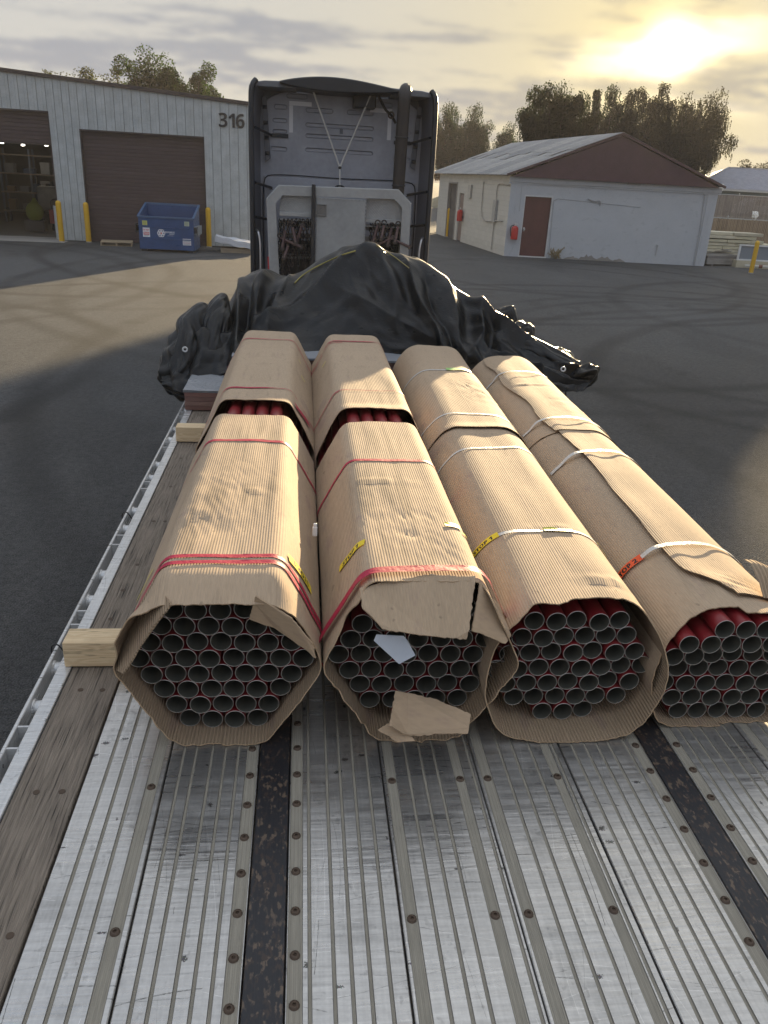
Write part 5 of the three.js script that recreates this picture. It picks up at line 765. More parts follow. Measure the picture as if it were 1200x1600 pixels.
// ---------------------------------------------------------------- truck tractor seen from behind
const truck = thing('semi_truck', 'grey sleeper cab of the truck with dark side fairings, roof visor and exhaust stack', 'truck');
{
  const T = truck, mG = G([0.36, 0.37, 0.415], 0.5, { metalness: 0.05 }), mF = G([0.14, 0.15, 0.17], 0.42), mD = G([0.020, 0.022, 0.027], 0.45), mEx = G([0.05, 0.043, 0.04], 0.5, { metalness: 0.5 }), mWhite = G([0.36, 0.36, 0.35], 0.55), mRefl = M([0.68, 0.68, 0.70], 0.5);
  const zB = -11.6, H = 3.80;
  // back wall: one plate with rounded shoulders and pressed grooves
  const sh = new THREE.Shape(); sh.moveTo(-1.12, 0.95); sh.lineTo(-1.12, 3.35); sh.bezierCurveTo(-1.1, 3.62, -0.98, 3.78, -0.66, H); sh.lineTo(0.66, H); sh.bezierCurveTo(0.98, 3.78, 1.1, 3.62, 1.12, 3.35); sh.lineTo(1.12, 0.95);
  const slot = (x0, x1, y, r = 0.016) => { const h = new THREE.Path(); h.moveTo(x0 + r, y - r); h.lineTo(x1 - r, y - r); h.absarc(x1 - r, y, r, -Math.PI / 2, Math.PI / 2); h.lineTo(x0 + r, y + r); h.absarc(x0 + r, y, r, Math.PI / 2, Math.PI * 1.5); sh.holes.push(h); return [x0, x1, y, r]; };
  const S = [slot(-0.47, -0.12, 3.605, 0.026), slot(0.07, 0.41, 3.61, 0.026), slot(-0.47, 0.42, 3.43, 0.022), slot(-0.47, 0.42, 3.30, 0.022), slot(-0.47, 0.42, 3.13, 0.022), slot(-0.88, -0.72, 3.62, 0.026), slot(-0.90, -0.72, 3.46, 0.022), slot(-0.90, -0.72, 3.33, 0.022), slot(-0.93, -0.72, 3.12, 0.024), slot(-0.72, -0.46, 3.755, 0.026), slot(0.42, 0.66, 3.72, 0.026), slot(0.70, 0.92, 3.40, 0.022), slot(0.70, 0.92, 3.28, 0.022), slot(0.70, 0.92, 3.08, 0.022)];
  mesh('back_panel', new THREE.ExtrudeGeometry(sh, { depth: 0.03, bevelEnabled: true, bevelSize: 0.008, bevelThickness: 0.012, bevelOffset: -0.008, bevelSegments: 3 }).translate(0, 0, zB), mG, T);
  S.forEach(([a, b, y, r]) => mesh('pressed_groove', rbox(a + 0.001, b - 0.001, y - r + 0.001, y + r - 0.001, zB + 0.004, zB + 0.021, 0.008), mG, T));
  mesh('sleeper_body', [box(-1.1, 1.1, 0.95, 3.3, zB - 1.9, zB - 0.01), box(-0.9, 0.9, 3.3, 3.72, zB - 1.9, zB - 0.012)], mF, T);
  mesh('lower_panel', rbox(-1.02, 1.02, 1.0, 2.79, zB + 0.043, zB + 0.075, 0.02, 3), mG, T);
  mesh('panel_seam', tube([V(-1.02, 1.0, zB + 0.08), V(-1.02, 2.70, zB + 0.08), V(-0.99, 2.775, zB + 0.08), V(-0.9, 2.80, zB + 0.08), V(0, 2.80, zB + 0.08), V(0.9, 2.80, zB + 0.08), V(0.99, 2.775, zB + 0.08), V(1.02, 2.70, zB + 0.08), V(1.02, 1.0, zB + 0.08)], 0.008, 120, 6), mD, T);
  mesh('badge', rbox(-0.025, 0.015, 3.345, 3.405, zB + 0.042, zB + 0.05, 0.004), mF, T);
  // side fairings: curved wings that stand back behind the cab
  for (const s of [-1, 1]) {
    const prof = []; for (let k = 0; k <= 12; k++) { const u = k / 12; prof.push([1.16 - 0.10 * u * u, -10.98 - 0.72 * u]); }
    const nY = 24, pos = [], uv = [], idx = [], thick = 0.03, layers = [0, thick];
    const yT = u => mix(3.86, 3.80, u), put = (lay, u, v) => { const q = prof[Math.round(u * 12)], top = 3.85, y = mix(0.62, top, v), inn = 0.06 * Math.pow(Math.max(0, (v - 0.86) / 0.14), 2); return [s * (q[0] - lay - inn), y, q[1]]; };
    const G2 = []; for (const lay of layers) { const p = [], ii = [], uu = []; for (let j = 0; j <= nY; j++) for (let k = 0; k <= 12; k++) { p.push(...put(lay, k / 12, j / nY)); uu.push(k * 0.06, j * 0.13); } for (let j = 0; j < nY; j++) for (let k = 0; k < 12; k++) { const q = j * 13 + k; ii.push(q, q + 1, q + 13, q + 1, q + 14, q + 13); } const g = new THREE.BufferGeometry(); g.setAttribute('position', new THREE.Float32BufferAttribute(p, 3)); g.setAttribute('uv', new THREE.Float32BufferAttribute(uu, 2)); g.setIndex(ii); g.computeVertexNormals(); G2.push(g); }
    const f = mesh('side_fairing', G2, G([0.15, 0.155, 0.18], 0.4, { side: THREE.DoubleSide }), T, true);
    mesh('rubber_edge', [tube([V(s * 1.145, 0.62, -10.97), V(s * 1.145, 2.2, -10.97), V(s * 1.145, 3.6, -10.97), V(s * 1.13, 3.80, -10.98), V(s * 1.085, 3.865, -11.02)], 0.035, 60, 8)], mD, f);
    mesh('fairing_cap', prism([[s * 0.60, 3.80], [s * 1.10, 3.80], [s * 1.075, 3.855], [s * 0.98, 3.87], [s * 0.60, 3.88]], -11.75, -11.1, 0.008), G([0.17, 0.175, 0.19], 0.45), T);
    // brace bars and the bracket column inside each wing
    for (const y of [3.30, 2.66, 2.25]) mesh('brace', [bar(V(s * 1.11, y + 0.04, -11.02), V(s * 0.92, y - 0.02, -11.54), 0.03, 0.03), bar(V(s * 0.92, y - 0.02, -11.54), V(s * 0.70, y - 0.02, -11.545), 0.045, 0.03)], mD, T);
    mesh('bracket_plate', prism([[s * 1.0, 2.95], [s * 0.93, 3.0], [s * 0.98, 3.72], [s * 1.04, 3.72]], -11.50, -11.48, 0.004), G([0.14, 0.145, 0.165], 0.5), T);
    for (const y of [3.6, 3.42, 3.24, 3.06]) mesh('latch', [rbox(s * (0.985 + (y - 3.3) * 0.06) - 0.028, s * (0.985 + (y - 3.3) * 0.06) + 0.028, y - 0.022, y + 0.022, -11.476, -11.46, 0.006), rbox(s * (0.985 + (y - 3.3) * 0.06) - 0.01, s * (0.985 + (y - 3.3) * 0.06) + 0.012, y - 0.012, y + 0.014, -11.462, -11.45, 0.004)], mD, T);
    mesh('lower_fairing', rbox(s * 1.08 - 0.09, s * 1.08 + 0.09, 0.62, 1.5, -11.9, -11.06, 0.03), mD, T);
    mesh('grab_handle', tube([V(s * 1.05, 0.98, -10.93), V(s * 1.05, 2.0, -10.93), V(s * 1.07, 2.10, -10.95), V(s * 1.10, 2.13, -11.02)], 0.017, 40, 8), mSteel, T);
    mesh('mud_flap', box(s * 0.85 - 0.3, s * 0.85 + 0.3, 0.25, 0.85, -9.9, -9.88), mBlack, T);
    for (const dz of [0, 1.3]) for (const dx of [0.72, 1.02]) { const w = new THREE.Group(); w.name = partName(T, 'wheel'); w.position.set(s * dx, 0.51, -10.45 - dz); T.add(w); mesh('tyre', new THREE.TorusGeometry(0.38, 0.135, 14, 30).rotateY(Math.PI / 2).scale(0.95, 1, 1), mBlack, w); mesh('rim', new THREE.CylinderGeometry(0.27, 0.27, 0.2, 24).rotateZ(Math.PI / 2), mSteel, w); }
  }
  mesh('chassis_frame', [box(-0.45, -0.35, 0.75, 1.0, -13.5, -9.6), box(0.35, 0.45, 0.75, 1.0, -13.5, -9.6), box(-0.5, 0.5, 1.0, 1.1, -10.9, -9.8)], mBlack, T);
  { // roof visor: a thin curved wing above the back edge
    const n = 40, top = [], bot = []; for (let i = 0; i <= n; i++) { const u = i / n, x = mix(-0.80, 0.74, u), y = 3.865 + 0.10 * Math.sin(Math.pow(u, 0.9) * 3.14) * (1 - 0.25 * u) - 0.02 * u; top.push([x, y]); bot.push([x, y - 0.02 - 0.15 * Math.sin(Math.pow(u, 0.85) * 3.14) * (1 - 0.1 * u)]); }
    mesh('roof_visor', prism([...bot, ...top.reverse()], -11.55, -10.98, 0.012), mD, T); mesh('roof_shell', prism([[-1.12, 3.2], [1.12, 3.2], [1.11, 3.7], [1.0, 3.83], [0.7, 3.88], [-0.7, 3.88], [-1.0, 3.83], [-1.11, 3.7]], -13.4, -11.62), mF, T);
    mesh('visor_duct', rbox(0.13, 0.42, 3.65, 3.84, -11.57, -11.3, 0.02), mD, T);
  }
  const ex = new THREE.Group(); ex.name = 'exhaust_stack'; T.add(ex);
  mesh('stack_pipe', tube([at(621, 320, -10.92).setY(1.2), at(622, 300, -10.92), at(626, 240, -10.92), at(630, 180, -10.92), at(632, 152, -10.92), at(633, 144, -10.96), at(634, 140.5, -11.05)], 0.078, 100, 20), mEx, ex); mesh('stack_mouth', new THREE.SphereGeometry(0.077, 20, 14).translate(...at(634, 140.5, -11.05).toArray()), mEx, ex); mesh('stack_clamp', [[622.6, 290], [627.5, 215]].map(q => new THREE.TorusGeometry(0.081, 0.009, 6, 24).rotateX(Math.PI / 2).translate(...at(q[0], q[1], -10.92).toArray())), mD, ex);
  // reflective corner tapes
  for (const s of [-1, 1]) { const d = s > 0 ? -0.02 : 0; mesh('reflective_tape', [box(Math.min(s * 0.69, s * 0.40) - (s > 0 ? 0.035 : 0), Math.max(s * 0.69, s * 0.40) - (s > 0 ? 0.035 : 0), 3.645 + d, 3.695 + d, zB + 0.043, zB + 0.0455), box(Math.min(s * 0.69, s * 0.64) - (s > 0 ? 0.035 : 0), Math.max(s * 0.69, s * 0.64) - (s > 0 ? 0.035 : 0), 3.325 + d, 3.643 + d, zB + 0.043, zB + 0.0455)], mRefl, T); }

  // headache rack on the frame rails behind the cab
  const R = new THREE.Group(); R.name = 'headache_rack'; T.add(R); const z = -10.7, k = 0.105;
  const tx = (px, py) => { const p = at(px, py, z); return [p.x, p.y]; };
  const O = [tx(424, 430), tx(416, 310), tx(435, 289), tx(623, 296), tx(643, 318), tx(639, 430)].map(p => [p[0], p[1]]);
  const yb = 0.98, OO = [[O[0][0] - 0.002, yb], O[1], O[2], O[3], O[4], [O[4][0] - 0.005, yb]];
  const I = [[OO[0][0] + k, yb + 0.4], [OO[1][0] + k, OO[1][1] - 0.05], [OO[2][0] + 0.045, OO[2][1] - k], [OO[3][0] - 0.045, OO[3][1] - k], [OO[4][0] - k, OO[4][1] - 0.05], [OO[5][0] - k, yb + 0.4]];
  const rs = new THREE.Shape(OO.map(p => new THREE.Vector2(...p))); rs.holes.push(new THREE.Path(I.map(p => new THREE.Vector2(...p))));
  mesh('rack_frame', new THREE.ExtrudeGeometry(rs, { depth: 0.13, bevelEnabled: true, bevelSize: 0.012, bevelThickness: 0.012, bevelOffset: -0.012, bevelSegments: 3 }).translate(0, 0, z - 0.13), mWhite, R);
  const dL = tx(494, 340)[0], dR = tx(571, 340)[0], dT = OO[2][1] - k - 0.012;
  mesh('cabinet_door', rbox(dL, dR, 1.3, dT, z - 0.02, z + 0.022, 0.008), G([0.33, 0.335, 0.33], 0.6), R);
  const hinge = []; for (let y = 1.4; y < dT; y += 0.045) hinge.push(box(dL - 0.006, dL + 0.01, y, y + 0.022, z + 0.0205, z + 0.03), box(dR - 0.01, dR + 0.006, y, y + 0.022, z + 0.0205, z + 0.03)); for (let x = dL + 0.03; x < dR - 0.03; x += 0.05) hinge.push(box(x, x + 0.022, dT - 0.022, dT - 0.004, z + 0.0205, z + 0.03)); mesh('seal_tabs', hinge, G([0.30, 0.3, 0.3], 0.6), R).userData.kind = 'stuff';
  { const [hx, hy] = tx(502, 328); mesh('door_latch', [rbox(hx - 0.055, hx + 0.055, hy - 0.065, hy + 0.065, z + 0.0207, z + 0.024, 0.001), ...[-1, 1].flatMap(q => [rbox(hx + q * 0.058 - 0.007, hx + q * 0.058 + 0.007, hy - 0.07, hy + 0.07, z + 0.0205, z + 0.045, 0.003), rbox(hx - 0.05, hx + 0.05, hy + q * 0.063 - 0.007, hy + q * 0.063 + 0.007, z + 0.0205, z + 0.045, 0.003)]), bar(V(hx - 0.035, hy - 0.035, z + 0.038), V(hx + 0.035, hy + 0.03, z + 0.038), 0.022, 0.012), bar(V(hx + 0.03, hy + 0.03, z + 0.036), V(hx - 0.03, hy + 0.035, z + 0.036), 0.015, 0.01)], G([0.22, 0.22, 0.215], 0.4, { metalness: 0.6 }), R); }
  for (const s of [-1, 1]) {
    const a = s < 0 ? I[0][0] : dR + 0.004, b = s < 0 ? dL - 0.004 : I[4][0];
    const plate = s < 0 ? [[a, 2.36], [b, 2.36], [b, I[2][1]], [I[2][0], I[2][1]], [a, I[1][1]]] : [[a, 2.33], [b, 2.33], [b, I[4][1]], [I[3][0], I[3][1]], [a, I[3][1]]];
    mesh('top_plate', prism(plate, z - 0.1, z - 0.085), G([0.40, 0.41, 0.41], 0.45, { metalness: 0.3, bumpMap: tex(256, 256, (u, v) => (Math.sin(u * 75) * Math.sin(v * 75) > 0.55 ? 1 : 0), false, 0.4, 0.4), bumpScale: 0.003 }), R);
    const yT = s < 0 ? 2.33 : 2.30; mesh('shelf_channel', [rbox(a, b, yT, yT + 0.05, z - 0.12, z - 0.02, 0.006), rbox(a, b, yT - 0.05, yT - 0.035, z - 0.11, z - 0.04, 0.005)], mWhite, R);
    mesh('cross_rail', [box(a, b, 2.05, 2.12, z - 0.24, z - 0.2), box(a, b, 1.8, 1.86, z - 0.24, z - 0.2), box(a, b, 2.2, 2.27, z - 0.22, z - 0.19)], G([0.36, 0.37, 0.37], 0.6), R);
    mesh('tray_back', box(a, b, 1.0, 2.02, z - 0.40, z - 0.38), G([0.035, 0.035, 0.035], 0.8), R);
    mesh('chain_hooks', [...Array(10)].map((_, i) => tube([V(mix(a + 0.06, b - 0.03, i / 9), yT - 0.04, z - 0.07), V(mix(a + 0.06, b - 0.03, i / 9), yT - 0.09, z - 0.05), V(mix(a + 0.06, b - 0.03, i / 9), yT - 0.08, z - 0.03)], 0.009, 10, 5)), mBolt, R);
  }
  const br = tx(490, 295); mesh('upright_bar', rbox(br[0] - 0.024, br[0] + 0.024, 1.25, tx(490, 288)[1], z + 0.03, z + 0.07, 0.008), mBlack, R);
  for (const [px, py, w, h, rot] of [[625, 304, 0.05, 0.11, 0.75], [422.5, 411, 0.07, 0.16, 0.03]]) { const q = tx(px, py); mesh('red_reflector', rbox(-w / 2, w / 2, -h / 2, h / 2, 0, 0.006, 0.002).rotateZ(rot).translate(q[0], q[1], z + 0.0015), M([0.42, 0.05, 0.05], 0.35), R); }

  // white tie line hanging in a V from the visor
  { const a = at(484, 127, -11.3), b = at(584, 137, -11.3), m = at(531, 262, -11.35), e = at(531, 292, -11.3); const t = thing('tie_line', 'white tie line hanging in a V from the roof visor of the cab', 'line'); const mr = G([0.62, 0.60, 0.56], 0.7);
    mesh('strand', cyl(a, m, 0.012, 0.012, 8), mr, t); mesh('strand', cyl(b, m, 0.012, 0.012, 8), mr, t); mesh('strand', cyl(m, e, 0.010, 0.010, 8), mr, t); mesh('knot', [new THREE.SphereGeometry(0.022, 8, 6).translate(m.x, m.y, m.z), new THREE.TorusGeometry(0.05, 0.02, 6, 14).scale(1, 0.5, 1).translate(e.x, e.y - 0.01, e.z)], mBlack, t); }
  { const p = [at(586, 138, -11.4), at(594, 155, -11.3), at(603, 172, -11.2), at(611, 180, -11.25), at(618, 192, -11.3)]; const t = thing('rubber_strap', 'dark rubber strap hanging beside the exhaust stack', 'strap'); mesh('strap_band', tube(p, 0.018, 40, 6), G([0.03, 0.028, 0.026], 0.7), t); mesh('strap_hook', new THREE.TorusGeometry(0.035, 0.01, 6, 16).translate(p[3].x, p[3].y, p[3].z + 0.02), mBolt, t); }
}
const ORD = ['first', 'second', 'third', 'fourth', 'fifth', 'sixth', 'seventh', 'eighth', 'ninth', 'tenth'];
{ // chains and binders hung in the rack's two openings
  reseed(404); const rust = [[0.06, 0.046, 0.042], [0.085, 0.068, 0.06], [0.055, 0.05, 0.047], [0.05, 0.052, 0.048]].map(c => G(c, 0.75, { metalness: 0.3 }));
  const link = flat(new THREE.TorusGeometry(0.022, 0.0075, 5, 10).scale(0.75, 1.25, 1));
  for (const [s, x0, x1, y0, lab] of [[-1, 438, 486, 346, 'left'], [1, 584, 622, 349, 'right']]) {
    const n = 9; for (let i = 0; i < n; i++) {
      const top = at(mix(x0, x1, i / (n - 1)), y0, -10.74), len = s < 0 ? rr(0.5, 0.85) : rr(0.28, 0.55), ls = []; let y = top.y, k = 0, x = top.x; const loops = s < 0 ? 2 : 2;
      for (let q = 0; q < loops; q++) { y = top.y; x = top.x + (q ? rr(-0.03, 0.03) : 0); while (y > top.y - len * (q ? 0.8 : 1)) { const g = link.clone(); g.rotateY(k % 2 ? Math.PI / 2 : 0.2); g.rotateZ(rr(-0.15, 0.15)); x += rr(-0.004, 0.004); g.translate(x, y, top.z - q * 0.05 + rr(-0.008, 0.008)); ls.push(g); y -= 0.044; k++; } }
      tag(mesh('hanging_chain', ls, rust[(rnd() * 4) | 0]), `rusty chain hanging ${ORD[i]} from the left in the ${lab} opening of the rack`, 'chain', `chains in the ${lab} opening of the rack`);
    }
    const B = s < 0 ? [[446, 360, 441, 388], [457, 355, 462, 378], [463, 380, 472, 352], [438, 372, 470, 386], [450, 384, 444, 402]] : [[590, 352, 583, 378], [600, 352, 596, 372], [612, 356, 606, 382], [592, 382, 614, 371], [622, 354, 617, 378], [618, 376, 640, 386]];
    B.forEach((b, i) => { const p = at(b[0], b[1], -10.64), q = at(b[2], b[3], -10.62), t = thing('chain_binder', `rusty red lever chain binder, ${ORD[i]} one hung among the chains in the ${lab} rack opening`, 'binder', [0, 0, 0], 0, `chain binders in the ${lab} opening of the rack`); mesh('lever', cyl(p, q, 0.016, 0.02, 8), G(i % 3 === 1 ? [0.14, 0.09, 0.085] : [0.10, 0.058, 0.054], 0.65), t); mesh('hook', new THREE.TorusGeometry(0.03, 0.009, 6, 12, 4.5).translate(p.x, p.y + 0.03, p.z), rust[0], t); mesh('yoke', new THREE.BoxGeometry(0.05, 0.05, 0.03).rotateZ(0.4).translate(q.x, q.y, q.z), rust[1], t); });
  }
}

scene.fog = new THREE.FogExp2(rgb(0.78, 0.74, 0.70), 0.0008);
// ---------------------------------------------------------------- trees
const leafM = (c, tr = 0.3) => PM(c, 0.8, { transmission: tr, thickness: 0, side: THREE.DoubleSide, specularIntensity: 0.1 });
const mBark = G([0.13, 0.10, 0.075], 0.9);
function tree(name, label, base, H, R, o) {
  reseed(o.seed); const t = thing(name, label, 'tree', base.toArray(), 0, o.group), wood = [], pos = [], nor = [], idx = [];
  const trunkTop = H * (o.fork ?? 0.35), clumps = [];
  const limb = (a, b, r0, r1, sag) => { const m = a.clone().add(b).multiplyScalar(0.5).add(V(rr(-0.4, 0.4), sag, rr(-0.4, 0.4))); const c = new THREE.QuadraticBezierCurve3(a, m, b); const g = new THREE.TubeGeometry(c, 10, 1, 6), P = g.attributes.position; for (let i = 0; i < P.count; i++) { const k = Math.floor(i / 7) / 10, ctr = c.getPoint(Math.min(1, k)), r = mix(r0, r1, k); P.setXYZ(i, ctr.x + (P.getX(i) - ctr.x) * r, ctr.y + (P.getY(i) - ctr.y) * r, ctr.z + (P.getZ(i) - ctr.z) * r); } wood.push(g); return c; };
  limb(V(0, -0.3, 0), V(o.lean ?? rr(-0.4, 0.4), trunkTop, 0), H * 0.026, H * 0.018, 0);
  const nl = o.limbs ?? 14;
  for (let i = 0; i < nl; i++) { // limbs fan out through the crown
    const a = i * 2.39996 + rr(-0.3, 0.3), h = mix(o.low ?? 0.38, 0.96, Math.pow((i + 0.5) / nl, 0.85)), shape = Math.sqrt(Math.max(0.05, 1 - Math.pow((h - (o.mid ?? 0.62)) / (o.half ?? 0.42), 2))), rad = R * shape * rr(0.55, 1.05), e = V(Math.cos(a) * rad + (o.sway ?? 0) * h, H * h, Math.sin(a) * rad);
    const s = V(o.lean ? o.lean * 0.8 : 0, trunkTop * rr(0.7, 1.02), 0), c = limb(s, e, H * 0.011, H * 0.003, rr(-0.2, 0.6));
    const k = o.per ?? 5; for (let j = 0; j < k; j++) { const q = c.getPoint(mix(0.45, 1.02, (j + rnd()) / k)); clumps.push([q.add(V(rr(-0.5, 0.5), rr(-0.4, 0.5), rr(-0.5, 0.5)).multiplyScalar(R * 0.22)), R * rr(0.13, 0.30)]); }
  }
  const leaf = (p, d, w, l) => { const side = V(rr(-1, 1), rr(-1, 1), rr(-1, 1)).cross(d).normalize(), q = pos.length / 3, nn = d.clone().cross(side).normalize(); for (const [u, v] of [[0, 0], [0.5, 0.5], [0, 1], [-0.5, 0.5]]) { pos.push(p.x + side.x * u * w + d.x * v * l, p.y + side.y * u * w + d.y * v * l, p.z + side.z * u * w + d.z * v * l); nor.push(nn.x, nn.y, nn.z); } idx.push(q, q + 1, q + 2, q, q + 2, q + 3); };
  const L = o.leaves ?? 9000, per = Math.ceil(L / clumps.length);
  for (const [c, r] of clumps) {
    const dens = rr(0.45, 1.3);
    for (let i = 0; i < per * dens; i++) {
      const d = V(rr(-1, 1), rr(-1, 1), rr(-1, 1)); if (d.lengthSq() > 1 || d.lengthSq() < 0.02) { i -= 0.8; continue; }
      const p = c.clone().addScaledVector(d, r * (o.droop ? 1 : 1.1));
      if (o.droop && rnd() < 0.42) { const n = 2 + (rnd() * 4 | 0); for (let k = 0; k < n; k++) { leaf(p.clone().add(V(rr(-0.05, 0.05), -k * (o.ls ?? 0.26) * 0.8, rr(-0.05, 0.05))), V(rr(-0.3, 0.3), -1, rr(-0.3, 0.3)).normalize(), (o.ls ?? 0.26) * 0.5, o.ls ?? 0.26); } i += n - 1; }
      else leaf(p, V(rr(-1, 1), rr(-1, 0.6), rr(-1, 1)).normalize(), (o.ls ?? 0.26) * 0.6, (o.ls ?? 0.26) * rr(0.7, 1.2));
    }
  }
  const g = new THREE.BufferGeometry(); g.setAttribute('position', new THREE.Float32BufferAttribute(pos, 3)); g.setAttribute('normal', new THREE.Float32BufferAttribute(nor, 3)); g.setAttribute('uv', new THREE.Float32BufferAttribute(new Float32Array(pos.length / 3 * 2), 2)); g.setIndex(idx);
  mesh('trunk', wood, mBark, t); mesh('crown', g, o.m, t, true); return t;
}
{
  const mL1 = leafM([0.062, 0.125, 0.010], 0.3), mL2 = leafM([0.12, 0.14, 0.015], 0.32), mE = leafM([0.06, 0.09, 0.022], 0.42), mE2 = leafM([0.09, 0.09, 0.035], 0.46), mA = leafM([0.22, 0.12, 0.02], 0.4), mD = leafM([0.03, 0.062, 0.012], 0.25);
  const spot = (px, py, z) => { const p = at(px, py, z); return V(p.x, 0, p.z); };                   // stands under this place
  const topY = (px, py, z) => at(px, py, z).y;
  const GL = 'trees behind the metal warehouse', GR = 'tall trees behind the white block shed';
  const T1 = (px, top, z, R, name, label, o) => { const near = px > 650 && px < 830 ? 1.45 : px < 880 && px > 650 ? 0.76 : 1.04; o.ls *= near < 1 ? 0.56 : 0.7; o.leaves *= 3.3; tree(name, label, spot(px, 250, z * near), topY(px, top, z * near), R * near, o); };
  T1(244, 76, -62, 2.8, 'leafy_tree', 'tallest rounded green tree rising behind the warehouse roof', { seed: 11, m: mL1, group: GL, limbs: 20, per: 6, leaves: 17000, ls: 0.24, low: 0.4, mid: 0.66, half: 0.40 });
  T1(303, 94, -64, 2.2, 'leafy_tree', 'narrow green tree right of the tallest tree behind the warehouse roof', { seed: 12, m: mL1, group: GL, limbs: 14, per: 6, leaves: 11000, ls: 0.24 });
  T1(172, 98, -66, 2.2, 'leafy_tree', 'small yellowish tree top just above the warehouse roof edge', { seed: 13, m: mL2, group: GL, limbs: 14, per: 5, leaves: 8000, ls: 0.24 });
  T1(103, 97, -66, 2.9, 'leafy_tree', 'low yellowish tree top farthest left above the warehouse roof', { seed: 14, m: mL2, group: GL, limbs: 14, per: 5, leaves: 8000, ls: 0.24 });
  T1(278, 108, -66, 2.4, 'leafy_tree', 'shorter dark green tree between the two tallest trees behind the warehouse', { seed: 16, m: mL1, group: GL, limbs: 14, per: 5, leaves: 9000, ls: 0.24 });
  T1(706, 154, -66, 3.0, 'drooping_tree', 'green tree with a pale leaning trunk right beside the cab', { seed: 21, m: mD, group: GR, droop: true, limbs: 18, per: 6, leaves: 16000, ls: 0.26, fork: 0.4, lean: 0.9, low: 0.35, mid: 0.68, half: 0.42 });
  T1(722, 232, -68, 2.1, 'autumn_tree', 'orange-brown autumn tree low behind the shed roof', { seed: 22, m: mA, group: GR, limbs: 12, per: 5, leaves: 6500, ls: 0.24, low: 0.1, mid: 0.5, half: 0.55 });
  T1(772, 190, -70, 2.4, 'leafy_tree', 'dark bushy tree above the left end of the shed roof', { seed: 23, m: mD, group: GR, limbs: 14, per: 6, leaves: 9000, ls: 0.26, low: 0.2, mid: 0.55, half: 0.5 });
  T1(808, 205, -74, 2.0, 'autumn_tree', 'yellowish thin tree between the dark bushy tree and the big tree', { seed: 24, m: mL2, group: GR, limbs: 10, per: 5, leaves: 4500, ls: 0.25, low: 0.2, mid: 0.55, half: 0.5 });
  T1(864, 119, -72, 3.5, 'drooping_tree', 'big dense drooping tree above the shed ridge, left of the sun', { seed: 31, m: mE, group: GR, droop: true, limbs: 24, per: 7, leaves: 26000, ls: 0.27, low: 0.22, mid: 0.6, half: 0.44 });
  T1(930, 124, -74, 2.7, 'drooping_tree', 'loose drooping tree with sky gaps right behind the shed peak', { seed: 32, m: mE, group: GR, droop: true, limbs: 17, per: 5, leaves: 9500, ls: 0.27, low: 0.25, mid: 0.62, half: 0.42 });
  T1(990, 134, -74, 3.1, 'drooping_tree', 'hazy brownish drooping tree just right of the shed peak', { seed: 33, m: mE2, group: GR, droop: true, limbs: 24, per: 6, leaves: 20000, ls: 0.27, low: 0.35, mid: 0.66, half: 0.36 });
  T1(1068, 132, -73, 3.7, 'drooping_tree', 'rightmost big drooping tree straight below the sun glow', { seed: 34, m: mE2, group: GR, droop: true, limbs: 26, per: 6, leaves: 16500, ls: 0.27, low: 0.42, mid: 0.70, half: 0.34, fork: 0.42, lean: -0.6 });
  T1(1100, 255, -80, 1.6, 'small_tree', 'thin small tree just above the right slope of the shed gable', { seed: 41, m: mL2, group: GR, limbs: 9, per: 4, leaves: 1700, ls: 0.24 });
  T1(1192, 246, -84, 2.8, 'leafy_tree', 'brownish round tree at the far right behind the grey roofed house', { seed: 43, m: mE2, group: GR, limbs: 14, per: 5, leaves: 8000, ls: 0.26, low: 0.2, mid: 0.55, half: 0.5 });
}

